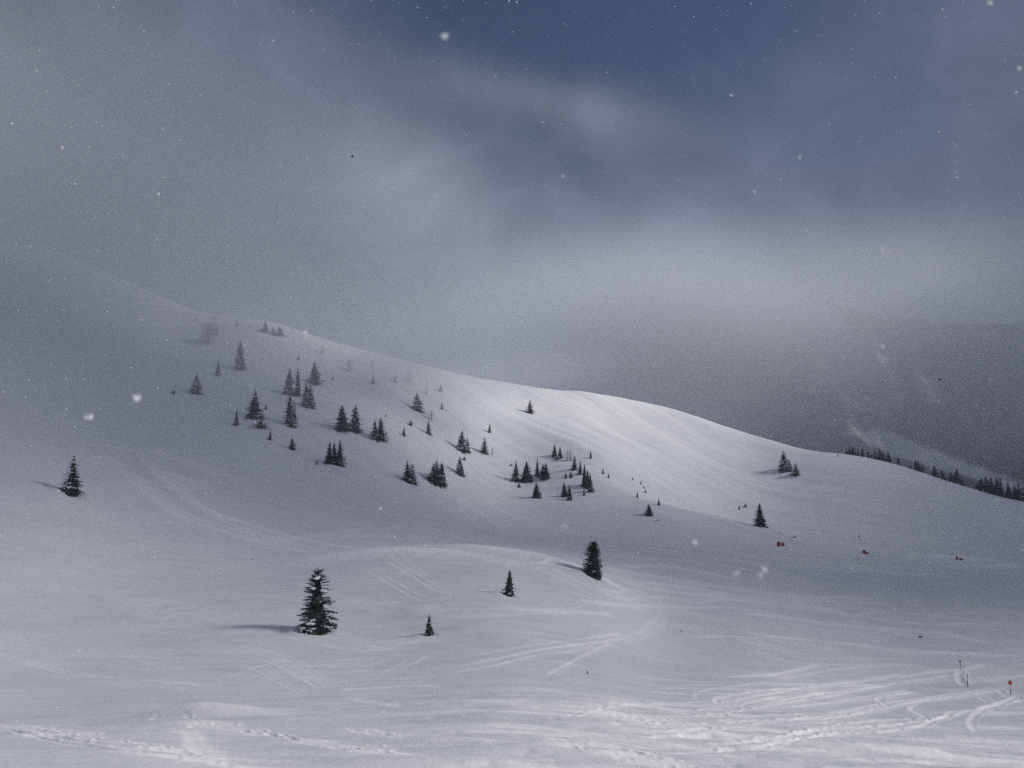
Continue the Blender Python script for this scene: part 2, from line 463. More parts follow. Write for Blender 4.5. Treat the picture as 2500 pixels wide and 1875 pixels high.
# drifts and plough banks
for px, py, ra, rb, hgt, ang in ((2085, 1592, 9, 2.0, 1.6, -10), (2270, 1605, 12, 1.6, 1.1, -12), (2330, 1372, 22, 4, 2.6, -8), (2440, 1390, 18, 4, 1.8, 5),
                                 (1240, 1355, 30, 6, 1.3, -8), (980, 1350, 22, 6, 1.0, 4), (480, 1740, 3, 1.2, .35, -20), (2400, 1745, 5, 2, .2, 10)):
    c = ground(px, py); ca, sa = math.cos(math.radians(ang)), math.sin(math.radians(ang))
    sel = np.nonzero((np.abs(X - c.x) < 3 * ra) & (np.abs(Y - c.y) < 3 * ra))
    u = (X[sel] - c.x) * ca + (Y[sel] - c.y) * sa; v = -(X[sel] - c.x) * sa + (Y[sel] - c.y) * ca
    g = np.exp(-(u / ra) ** 2 - (v / rb) ** 2)
    Z[sel] += hgt * g; FRESH_LIT[sel] = np.maximum(FRESH_LIT[sel], 0.6 * g)  # drift colour whitened too, for new snow and the sun it catches

# hollows scoured round the near trees, with a small drift on the lee side
for px, py, w in ((770, 1544, 1.7), (1048, 1552, 1.0), (1243, 1453, 1.3), (1449, 1408, 2.0), (176, 1208, 2.6)):
    c = ground(px, py)
    sel = np.nonzero((np.abs(X - c.x) < 6 * w) & (np.abs(Y - c.y) < 6 * w))
    dx, dy = X[sel] - c.x, Y[sel] - c.y; q_ = np.hypot(dx, dy) / w
    Z[sel] += 0.22 * w * (-0.9 * np.exp(-(q_ / .8) ** 2) + 0.45 * np.exp(-((q_ - 1.5) / .6) ** 2) * (1 + .6 * np.cos(np.arctan2(dy, dx) - 2.6)))

# snow material
snow = bpy.data.materials.new('snow'); snow.use_nodes = True
nt = snow.node_tree; bsdf = nt.nodes['Principled BSDF']
bsdf.inputs['Roughness'].default_value = 0.75
bsdf.inputs['Specular IOR Level'].default_value = 0.25
at = nt.nodes.new('ShaderNodeAttribute'); at.attribute_name = 'fresh_lit'
tc = nt.nodes.new('ShaderNodeTexCoord')
mp = nt.nodes.new('ShaderNodeMapping'); mp.inputs['Scale'].default_value = (0.12, 0.55, 0.3)
nt.links.new(tc.outputs['Object'], mp.inputs['Vector'])
nz = nt.nodes.new('ShaderNodeTexNoise'); nz.inputs['Scale'].default_value = 1.0; nz.inputs['Detail'].default_value = 7; nz.inputs['Roughness'].default_value = 0.62
nt.links.new(mp.outputs[0], nz.inputs['Vector'])
ad = nt.nodes.new('ShaderNodeMath'); ad.operation = 'MULTIPLY_ADD'
nt.links.new(nz.outputs['Fac'], ad.inputs[0]); ad.inputs[1].default_value = 0.75
nt.links.new(at.outputs['Fac'], ad.inputs[2])
mx = nt.nodes.new('ShaderNodeMix'); mx.data_type = 'RGBA'
mx.inputs['A'].default_value = (0.60, 0.62, 0.66, 1); mx.inputs['B'].default_value = (0.93, 0.935, 0.94, 1)
nt.links.new(ad.outputs[0], mx.inputs['Factor'])
nt.links.new(mx.outputs['Result'], bsdf.inputs['Base Color'])
nf = nt.nodes.new('ShaderNodeTexNoise'); nf.inputs['Scale'].default_value = 2.5; nf.inputs['Detail'].default_value = 6; nf.inputs['Roughness'].default_value = 0.7
nt.links.new(tc.outputs['Object'], nf.inputs['Vector'])
bp = nt.nodes.new('ShaderNodeBump'); bp.inputs['Strength'].default_value = 0.35; bp.inputs['Distance'].default_value = 0.12
nt.links.new(nf.outputs['Fac'], bp.inputs['Height']); nt.links.new(bp.outputs[0], bsdf.inputs['Normal'])

na, nr = Z.shape
co = np.stack([X, Y, Z], axis=-1).reshape(-1, 3)
co = np.vstack([co, [[0, 0, Z[:, 0].mean()]]])
idx = np.arange(na * nr).reshape(na, nr)
q = np.stack([idx[:-1, :-1], idx[1:, :-1], idx[1:, 1:], idx[:-1, 1:]], axis=-1).reshape(-1, 4)[:, ::-1]
centre = na * nr
fan = np.stack([np.full(na - 1, centre), idx[:-1, 0], idx[1:, 0]], axis=-1)[:, ::-1]
me = bpy.data.meshes.new('snow_field')
me.vertices.add(len(co)); me.vertices.foreach_set('co', co.astype(np.float32).ravel())
me.loops.add(q.size + fan.size); me.loops.foreach_set('vertex_index', np.concatenate([q.ravel(), fan.ravel()]).astype(np.int32))
me.polygons.add(len(q) + len(fan))
starts = np.concatenate([np.arange(len(q)) * 4, q.size + np.arange(len(fan)) * 3]).astype(np.int32)
me.polygons.foreach_set('loop_start', starts)
me.polygons.foreach_set('use_smooth', np.ones(len(starts), bool))
a = me.attributes.new('fresh_lit', 'FLOAT', 'POINT')
a.data.foreach_set('value', np.append(np.clip(FRESH_LIT, 0, 1).ravel(), 0).astype(np.float32))
me.materials.append(snow)
me.update(calc_edges=True); me.validate()
tag(obj('snow_field', me), 'snow covered ski slopes, bowl and ridge', None, None, 'structure')

# ---------------------------------------------------------------- far mountain
def rock_snow():
    m = bpy.data.materials.new('mountain_rock_and_snow'); m.use_nodes = True
    nt = m.node_tree; b = nt.nodes['Principled BSDF']; b.inputs['Roughness'].default_value = 0.9
    a = nt.nodes.new('ShaderNodeAttribute'); a.attribute_name = 'snow_cover'
    tc = nt.nodes.new('ShaderNodeTexCoord')
    n = nt.nodes.new('ShaderNodeTexNoise'); n.inputs['Scale'].default_value = 0.03; n.inputs['Detail'].default_value = 8; n.inputs['Roughness'].default_value = .65
    nt.links.new(tc.outputs['Object'], n.inputs['Vector'])
    s = nt.nodes.new('ShaderNodeMath'); s.operation = 'ADD'
    nt.links.new(a.outputs['Fac'], s.inputs[0]); nt.links.new(n.outputs['Fac'], s.inputs[1])
    r = nt.nodes.new('ShaderNodeMapRange'); r.inputs['From Min'].default_value = 0.85; r.inputs['From Max'].default_value = 1.15
    nt.links.new(s.outputs[0], r.inputs['Value'])
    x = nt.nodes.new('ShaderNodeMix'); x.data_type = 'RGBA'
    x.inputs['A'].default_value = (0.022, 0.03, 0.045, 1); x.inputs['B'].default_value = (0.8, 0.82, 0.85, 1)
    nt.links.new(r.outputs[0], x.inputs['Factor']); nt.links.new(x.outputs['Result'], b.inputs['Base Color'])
    return m


CREST = [(1500, 1110), (1700, 1070), (1850, 960), (1930, 850), (1990, 775), (2060, 745), (2160, 755), (2260, 740), (2400, 770), (2600, 800), (2900, 900)]
ma = np.linspace(az_of(1500), az_of(2900), 260)
mr = np.linspace(820, 1500, 150)
cr = np.interp(ma, [az_of(p[0]) for p in CREST], [CAMZ + 1400 * tan_el(*p) for p in CREST])
MX, MY = np.sin(ma)[:, None] * mr, np.cos(ma)[:, None] * mr
u = np.clip((mr - 820) / 580, 0, 1)
foot = -120.0
MZ = foot + (cr[:, None] - foot) * (0.25 * u + 0.75 * u ** 1.5)[None, :]
MZ = np.where(mr[None, :] > 1400, MZ - (mr[None, :] - 1400) * 0.8, MZ)
rid = 1 - np.abs(fbm((MX * 0.8 + MY * .3) / 120.0, MY / 320.0, 4, 91)) * 2.4
MZ += (rid - 0.6) * 38 * np.clip(u * 3, 0, 1)[None, :] + 14 * fbm(MX / 40, MY / 60, 3, 95)
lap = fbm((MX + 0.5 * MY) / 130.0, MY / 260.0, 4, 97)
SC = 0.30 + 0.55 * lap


def mblob(px, py, sx, sy, amp, tilt=0):
    ax = np.arctan2(MX, MY); ey = (MZ - CAMZ) / np.hypot(MX, MY)
    du = (ax - az_of(px)) / (sx / F); dv = (ey - tan_el(px, py)) / (sy / F)
    tt = math.radians(tilt); a_, b_ = du * math.cos(tt) + dv * math.sin(tt) * sy / sx, dv + du * math.tan(tt) * sx / sy
    return amp * np.exp(-a_ ** 2 - b_ ** 2)


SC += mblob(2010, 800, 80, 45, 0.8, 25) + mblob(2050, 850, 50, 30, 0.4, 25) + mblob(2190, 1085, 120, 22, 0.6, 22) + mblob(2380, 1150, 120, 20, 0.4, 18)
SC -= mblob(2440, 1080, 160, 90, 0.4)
mv = np.stack([MX, MY, MZ], -1).reshape(-1, 3)
mi = np.arange(len(mv)).reshape(MX.shape)
mq = np.stack([mi[:-1, :-1], mi[1:, :-1], mi[1:, 1:], mi[:-1, 1:]], -1).reshape(-1, 4)[:, ::-1]
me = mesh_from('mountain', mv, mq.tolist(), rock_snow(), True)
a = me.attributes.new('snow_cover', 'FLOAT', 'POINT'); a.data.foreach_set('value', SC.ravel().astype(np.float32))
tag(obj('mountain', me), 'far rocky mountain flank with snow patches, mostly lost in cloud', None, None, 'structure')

# ---------------------------------------------------------------- air: even haze, fog banks
def box_mesh(name, lo, hi_, mat):
    v = [(x, y, z) for x in (lo[0], hi_[0]) for y in (lo[1], hi_[1]) for z in (lo[2], hi_[2])]
    f = [(0, 1, 3, 2), (4, 6, 7, 5), (0, 4, 5, 1), (2, 3, 7, 6), (0, 2, 6, 4), (1, 5, 7, 3)]
    return mesh_from(name, v, f, mat)


zmin = float(min(Z.min(), MZ.min())) - 1.0
zmax = float(max(Z.max(), MZ.max())) + 15.0
hz = obj('haze', box_mesh('haze', (-4100, -4100, zmin), (4100, 4100, zmax), volume_mat('haze_air', (0.84, 0.91, 1.0), 0.00012)))
tag(hz, 'thin snowy haze filling the air over the slopes', None, None, 'stuff')


def fog_mat(name, density, nscale, cut, color=(0.90, 0.945, 1.0)):
    """soft lump of fog: thins out from the middle of its own body and is torn by noise"""
    m = bpy.data.materials.new(name); m.use_nodes = True
    nt = m.node_tree; nt.nodes.clear(); L = nt.links.new
    out = nt.nodes.new('ShaderNodeOutputMaterial')
    v = nt.nodes.new('ShaderNodeVolumePrincipled'); v.inputs['Color'].default_value = (*color, 1)
    tc = nt.nodes.new('ShaderNodeTexCoord')
    ln = nt.nodes.new('ShaderNodeVectorMath'); ln.operation = 'LENGTH'; L(tc.outputs['Object'], ln.inputs[0])
    fall = nt.nodes.new('ShaderNodeMapRange'); fall.interpolation_type = 'SMOOTHERSTEP'
    fall.inputs['From Min'].default_value = 1.0; fall.inputs['From Max'].default_value = 0.1
    L(ln.outputs['Value'], fall.inputs['Value'])
    n = nt.nodes.new('ShaderNodeTexNoise'); n.inputs['Scale'].default_value = nscale; n.inputs['Detail'].default_value = 3
    L(tc.outputs['Object'], n.inputs['Vector'])
    r = nt.nodes.new('ShaderNodeMapRange'); r.inputs['From Min'].default_value = cut; r.inputs['From Max'].default_value = cut + 0.3
    L(n.outputs['Fac'], r.inputs['Value'])
    mu = nt.nodes.new('ShaderNodeMath'); mu.operation = 'MULTIPLY'; L(fall.outputs[0], mu.inputs[0]); L(r.outputs[0], mu.inputs[1])
    mu2 = nt.nodes.new('ShaderNodeMath'); mu2.operation = 'MULTIPLY'; L(mu.outputs[0], mu2.inputs[0]); mu2.inputs[1].default_value = density
    L(mu2.outputs[0], v.inputs['Density'])
    L(v.outputs[0], out.inputs['Volume'])
    return m


def sphere_mesh(name, mat, nu=24, nv=14):
    vs_, fs = [(0, 0, 1)], []
    for j in range(1, nv):
        for k in range(nu):
            th, ph = math.pi * j / nv, 2 * math.pi * k / nu
            vs_.append((math.sin(th) * math.cos(ph), math.sin(th) * math.sin(ph), math.cos(th)))
    vs_.append((0, 0, -1)); last = len(vs_) - 1
    for k in range(nu):
        fs.append((0, 1 + k, 1 + (k + 1) % nu))
        for j in range(nv - 2):
            a0, b0 = 1 + j * nu + k, 1 + j * nu + (k + 1) % nu
            fs.append((a0, a0 + nu, b0 + nu, b0))
        fs.append((last, 1 + (nv - 2) * nu + (k + 1) % nu, 1 + (nv - 2) * nu + k))
    return mesh_from(name, vs_, fs, mat, True)


def fog(name, px, py, r, size, rz, mat, label):
    d_ = view_dir(px, py); k = r / math.hypot(d_.x, d_.y)
    o = obj(name, sphere_mesh(name, mat))
    o.location = (d_.x * k, d_.y * k, CAMZ + d_.z * k); o.scale = size; o.rotation_euler = (0, 0, math.radians(rz))
    return tag(o, label, None, None, 'stuff')


FOG = True
if FOG:
    fog('fog_bank', -60, 660, 520, (345, 300, 190), 20, fog_mat('fog_left', 0.0094, 1.3, 0.18), 'fog bank swallowing the upper left slope and its ridge')
    fog('fog_bank', 940, 915, 540, (190, 75, 34), -18, fog_mat('fog_spur', 0.026, 1.8, 0.28), 'blowing snow drifting over the middle of the spur')
    fog('fog_bank', 2080, 900, 1010, (900, 150, 230), 0, fog_mat('fog_mountain', 0.0090, 1.5, 0.15), 'pale cloud hanging over the far mountain')
    fog('fog_bank', 1800, 900, 960, (330, 100, 125), 0, fog_mat('fog_peak', 0.0095, 1.6, 0.20), 'torn pale cloud wrapped round the left flank of the mountain')
    fog('fog_bank', 1540, 880, 880, (340, 90, 175), 0, fog_mat('fog_ridge', 0.012, 1.4, 0.15), 'pale cloud lying behind the sunlit ridge')

# unseen cloud sheets added for their shade: the gaps let the sun reach the spur, the knoll and the near rim
def shade_cloud(cx, cy_, gz, rx, ry, rz, density, label, zc=None):
    zc = zc or (zmax + 60)
    k = (zc - gz) / SUN_DIR.z
    o = obj('cloud', sphere_mesh('cloud', fog_mat('shade_cloud_sheet', density, 2.0, 0.2)))  # added cloud, unseen, set up-sun of the spot it shades
    o.location = (cx + SUN_DIR.x * k, cy_ + SUN_DIR.y * k, zc)
    o.scale = (rx, ry, 30); o.rotation_euler = (0, 0, math.radians(rz))
    return tag(o, label, None, None, 'stuff')


SHADE_CLOUDS = True
if SHADE_CLOUDS:
    shade_cloud(328, 440, -10, 325, 480, 0, 0.80, 'unseen grey cloud sheet added to shade the right-hand slope')
    shade_cloud(95, 300, -12, 340, 140, 0, 0.075, 'unseen long grey cloud sheet added to shade the valley floor')
    shade_cloud(-165, 350, 40, 330, 330, 0, 0.075, 'unseen grey cloud sheet added to shade the left-hand slope')
    shade_cloud(-20, 90, -15, 360, 190, 0, 0.015, 'unseen thin veil of cloud added to weaken the sun on the near slope')
    shade_cloud(800, 880, 190, 540, 330, 0, 0.16, 'unseen wide grey cloud sheet added to shade the far mountain')
    shade_cloud(-290, 430, 200, 330, 230, 0, 0.05, 'unseen grey cloud sheet added to dim the fog bank on the left')

# ---------------------------------------------------------------- trees
M_NEEDLE = material('spruce_needles', (0.03, 0.042, 0.036), 0.8, 0.35, 9.0)
M_LARCH = material('bare_larch_twigs', (0.10, 0.085, 0.075), 0.85, 0.25, 9.0)
M_BARK = material('bark', (0.09, 0.07, 0.055), 0.9, 0.3, 14.0)
M_SNOWCAP = material('snow_on_branches', (0.86, 0.87, 0.89), 0.8, 0.04, 9.0)


class MB:
    def __init__(self): self.v, self.f = [], []

    def quad(self, a, b, c, d_):
        n = len(self.v); self.v += [a, b, c, d_]; self.f.append((n, n + 1, n + 2, n + 3))

    def tri(self, a, b, c):
        n = len(self.v); self.v += [a, b, c]; self.f.append((n, n + 1, n + 2))

    def cone(self, z0, z1, r0, r1, n=7, x=0, y=0, lean=(0, 0)):
        b = len(self.v)
        for k in range(n):
            t_ = 2 * math.pi * k / n
            self.v.append((x + r0 * math.cos(t_), y + r0 * math.sin(t_), z0))
        for k in range(n):
            t_ = 2 * math.pi * k / n
            self.v.append((x + lean[0] + r1 * math.cos(t_), y + lean[1] + r1 * math.sin(t_), z1))
        for k in range(n): self.f.append((b + k, b + (k + 1) % n, b + n + (k + 1) % n, b + n + k))

    def lump(self, c, rx, ry, rz, yaw, rnd):
        b = len(self.v); n = 6
        ca, sa = math.cos(yaw), math.sin(yaw)
        for (zz, rr) in ((-.5, .75), (.25, .9)):
            for k in range(n):
                t_ = 2 * math.pi * k / n; w = rr * rnd.uniform(.8, 1.2)
                u_, v_ = rx * w * math.cos(t_), ry * w * math.sin(t_)
                self.v.append((c[0] + u_ * ca - v_ * sa, c[1] + u_ * sa + v_ * ca, c[2] + zz * rz))
        self.v += [(c[0], c[1], c[2] + rz), (c[0], c[1], c[2] - rz * .8)]
        for k in range(n):
            k2 = (k + 1) % n
            self.f += [(b + k, b + k2, b + n + k2, b + n + k), (b + n + k, b + n + k2, b + 2 * n), (b + k2, b + k, b + 2 * n + 1)]

    def mesh(self, name, mat): return mesh_from(name, self.v, self.f, mat)


BIG_CLUMPS = []


def spruce_proto(seed, wr=0.24, whorls=20, per=7, nt=6, snow_p=0.25, expo=0.85, gap=0.2, blunt=0.0, lean=0.0, skirt=0.0, split=False):
    """meshes (trunk, crown, snow) of one unit-high spruce"""
    rnd = random.Random(seed)
    tr, cr_, sn = MB(), MB(), MB()
    tr.cone(-0.08, 0.96, 0.020, 0.003, 6)
    # dark heart of the crown
    N = 12
    prev = None
    for k in range(13):
        t_ = k / 12; z = 0.0 + 0.93 * t_
        rr = 0.52 * wr * (1 - t_) ** expo + 0.004
        ring = [(rr * rnd.uniform(.6, 1.25) * math.cos(2 * math.pi * q_ / N), rr * rnd.uniform(.6, 1.25) * math.sin(2 * math.pi * q_ / N), z + rnd.uniform(-.012, .012)) for q_ in range(N)]
        if prev:
            for q_ in range(N):
                if rnd.random() > .12: cr_.quad(prev[q_], prev[(q_ + 1) % N], ring[(q_ + 1) % N], ring[q_])
        prev = ring
    sides = [rnd.uniform(.62, 1.25) for _ in range(6)]
    for w in range(whorls):
        t_ = (w + rnd.uniform(-.3, .3)) / whorls
        t_ = min(max(t_, 0), .985)
        z0w = 0.015 + 0.955 * t_ ** 0.95
        n = max(4, int(round(per * (1 - 0.35 * t_))))
        a0 = rnd.uniform(0, 6.28)
        wl_ = rnd.uniform(.82, 1.12)
        for k in range(n):
            if rnd.random() < gap * 0.5: continue
            az_ = a0 + 2 * math.pi * k / n + rnd.uniform(-.3, .3)
            z0 = max(0.0, z0w + rnd.uniform(-.9, .9) / whorls)
            L = wr * (1 - t_) ** expo * wl_ * sides[int(az_ / 6.283 * 6) % 6] * rnd.uniform(.7, 1.12) + 0.014 + blunt * (t_ > .6)
            if rnd.random() < 0.04: L *= 1.22
            if t_ < .10: L *= 1 + skirt * (1 - t_ / .10)
            up = 0.55 * t_ - 0.12 + rnd.uniform(-.12, .12)
            dr = 0.45 * (1 - t_)
            ca, sa = math.cos(az_), math.sin(az_)

            def P(s, side=0.0, dz=0.0):
                z = z0 + L * (up * s - dr * s * s + 0.28 * dr * s ** 4) + dz
                return (ca * L * s - sa * side, sa * L * s + ca * side, z)
            w0 = 0.010 + 0.05 * L
            cr_.quad(P(0, -w0), P(.55, -w0 * .9), P(.55, w0 * .9), P(0, w0))
            cr_.tri(P(.55, -w0 * .9), P(1.06, 0), P(.55, w0 * .9))
            for j in range(nt):
                s = 0.18 + 0.8 * (j + rnd.random() * .8) / nt
                for sd in (-1, 1):
                    tl = L * rnd.uniform(.20, .42) * (1.15 - .65 * s) + 0.008
                    b0, b1 = P(s - .04), P(s + .07)
                    tip = P(s + tl * .75 / L * rnd.uniform(.5, 1), sd * tl, -tl * rnd.uniform(.05, .45))
                    cr_.tri(b0, b1, tip)
                if rnd.random() < .9:
                    hl = rnd.uniform(.015, .04) * (1.2 - t_)
                    cr_.tri(P(s - .06), P(s + .06), P(s + .02, rnd.uniform(-.01, .01), -hl))
            if t_ > .05 and rnd.random() < snow_p * (1.15 - .55 * t_):
                s = rnd.uniform(.45, .85)
                c = P(s, 0, 0.012)
                big = rnd.uniform(.5, 1.25)
                sn.lump(c, (0.022 + .20 * L) * big, (0.02 + .17 * L) * big, 0.020 * big, az_, rnd)
                if rnd.random() < .5:
                    sn.lump(P(min(1, s + .2), rnd.uniform(-.03, .03), 0.002), .022 * big, .018 * big, .013, az_, rnd)
    for k in range(5):
        a_ = rnd.uniform(0, 6.28); z = .93 + .012 * k
        cr_.tri((0.006 * math.cos(a_), 0.006 * math.sin(a_), z), (-.006 * math.cos(a_), -.006 * math.sin(a_), z), (0.003, 0, 1.0 if k == 4 else z + .03))
    if split:                                   # clumps one can pick apart become parts of their own
        for k in range(len(sn.v) // 14):
            c = MB(); c.v = sn.v[k * 14:k * 14 + 14]; c.f = [tuple(i_ - k * 14 for i_ in f) for f in sn.f[k * 18:k * 18 + 18]]
            BIG_CLUMPS.append(c.mesh('snow_clump', M_SNOWCAP))
        sn = MB()
    return tr.mesh('trunk', M_BARK), cr_.mesh('crown', M_NEEDLE), sn.mesh('snow_cover', M_SNOWCAP)


def larch_proto(seed, wr=0.26, n=90, mat=None, twigs=7):
    rnd = random.Random(seed); tr, cr_, sn = MB(), MB(), MB()
    tr.cone(-0.08, 0.97, 0.022, 0.004, 6)
    for k in range(n):
        t_ = .08 + .88 * (k + rnd.random()) / n
        az_ = k * 2.4 + rnd.uniform(-.4, .4)
        L = wr * math.sin(math.pi * min(1, (1 - t_) * .75 + .08)) ** .8 * rnd.uniform(.6, 1.15)
        ca, sa = math.cos(az_), math.sin(az_); up = rnd.uniform(.1, .7)

        def P(s, side=0, dz=0): return (ca * L * s - sa * side, sa * L * s + ca * side, t_ + L * up * s * (1 - .3 * s) + dz)
        cr_.tri(P(0, -.007), P(0, .007), P(1.05))
        for j in range(twigs):
            s = rnd.uniform(.2, .95); sd = rnd.choice((-1, 1)); tl = L * rnd.uniform(.15, .38)
            cr_.tri(P(s - .025), P(s + .025), P(s + tl * .7 / L, sd * tl, rnd.uniform(-.4, .5) * tl))
        if rnd.random() < .2: sn.lump(P(.6, 0, .006), .02, .012, .007, az_, rnd)
    return tr.mesh('trunk', M_BARK), cr_.mesh('crown', mat or M_LARCH), sn.mesh('snow_cover', M_SNOWCAP)


def bush_proto(seed, mat, n=70):
    """low dome of twigs half buried in snow"""
    rnd = random.Random(seed); tr, cr_, sn = MB(), MB(), MB()
    for k in range(3):
        a_ = k * 2.1; tr.cone(-.15, .35, .03, .015, 5, 0.05 * math.cos(a_), .05 * math.sin(a_), (.15 * math.cos(a_), .15 * math.sin(a_)))
    for k in range(n):
        az_ = rnd.uniform(0, 6.28); el = math.asin(rnd.uniform(0.02, 1)); L = rnd.uniform(.6, 1.05)
        dv = Vector((math.cos(az_) * math.cos(el) * .5, math.sin(az_) * math.cos(el) * .5, math.sin(el)))
        sd = Vector((-math.sin(az_), math.cos(az_), 0)) * .022
        p0, p1 = dv * .15, dv * L
        cr_.tri(tuple(p0 - sd), tuple(p0 + sd), tuple(p1))
        for j in range(6):
            q_ = dv * L * rnd.uniform(.4, .95); e = Vector((rnd.uniform(-1, 1), rnd.uniform(-1, 1), rnd.uniform(-.6, .8))) * .14
            cr_.tri(tuple(q_ - sd), tuple(q_ + sd), tuple(q_ + e))
        if rnd.random() < .3: sn.lump(tuple(dv * L * .85), .10, .07, .035, az_, rnd)
    return tr.mesh('trunk', M_BARK), cr_.mesh('crown', mat), sn.mesh('snow_cover', M_SNOWCAP)


PROTO = {
    'big': [spruce_proto(1, 0.28, 38, 14, 8, .22, .74, .7, .03, 0, -.55, True)],
    'firs': [spruce_proto(11, .25, 28, 11, 6, .26), spruce_proto(12, .28, 26, 11, 6, .34, .9, .5), spruce_proto(13, .22, 28, 11, 6, .20, .75), spruce_proto(14, .25, 26, 10, 6, .30, 1.05, .6),
             spruce_proto(15, .27, 26, 10, 6, .24, .7, .9)],
    'snowy': [spruce_proto(21, .25, 26, 11, 6, .62), spruce_proto(22, .28, 26, 11, 6, .75, .9, .4), spruce_proto(23, .26, 24, 10, 6, .66, .7, .8)],
    'black': [spruce_proto(31, .25, 32, 13, 6, .06, .85), spruce_proto(32, .26, 30, 12, 6, .10, .75, .5), spruce_proto(33, .23, 30, 12, 6, .05, .95, .8)],
    'round': [spruce_proto(41, .26, 40, 15, 6, .04, .42, .1, .02)],
    'small': [spruce_proto(51, .27, 12, 6, 4, .22), spruce_proto(52, .25, 11, 6, 4, .35, 1.1)],
    'larch': [larch_proto(61), larch_proto(62, .22)],
    'shaggy': [larch_proto(71, .34, 150, M_LARCH, 9)],
    'bush': [bush_proto(81, M_LARCH)],
    'darkbush': [bush_proto(91, M_NEEDLE)],
}
WIDTH = {'big': .62, 'firs': .48, 'snowy': .50, 'black': .48, 'round': .52, 'small': .52, 'larch': .5, 'shaggy': .62, 'bush': 1.0, 'darkbush': 1.0}
NAMES = {'big': 'spruce_tree', 'firs': 'spruce_tree', 'snowy': 'spruce_tree', 'black': 'spruce_tree', 'round': 'spruce_tree', 'small': 'young_spruce',
         'larch': 'larch_tree', 'shaggy': 'larch_tree', 'bush': 'bush', 'darkbush': 'bush'}
trnd = random.Random(5)


def plant(px, top, base, width, kind, label, group, rmin=5.0, sink=0.03, at=None):
    p = at or ground(px, base, rmin)
    dist = p.y * CP + (p.z - CAMZ) * SP
    if kind == 'big': sink = .07
    hgt = (base - top) / F * dist / (1 - sink)
    wid = trnd.uniform(1.18, 1.42) * width / F * dist / WIDTH[kind]
    root = bpy.data.objects.new(NAMES[kind], None); COL.objects.link(root)
    root.location = (p.x, p.y, p.z - sink * hgt)
    root.rotation_euler = (trnd.uniform(-.04, .04), trnd.uniform(-.05, .05), trnd.uniform(0, 6.28))
    root.scale = (wid, wid, hgt)
    root.empty_display_size = 0.2
    tag(root, label, 'bush' if 'bush' in kind else 'tree', group)
    opts = PROTO[kind]; trio = opts[trnd.randrange(len(opts))]
    for nm, me_ in zip(('trunk', 'crown', 'snow_cover'), trio):
        if nm == 'snow_cover' and not len(me_.polygons): continue
        if nm == 'trunk' and base - top < 14: continue
        o = obj(nm, me_, root)
        if nm == 'snow_cover': o['kind'] = 'stuff'
    if kind == 'big':
        for me_ in BIG_CLUMPS: obj('snow_clump', me_, root)
    return root


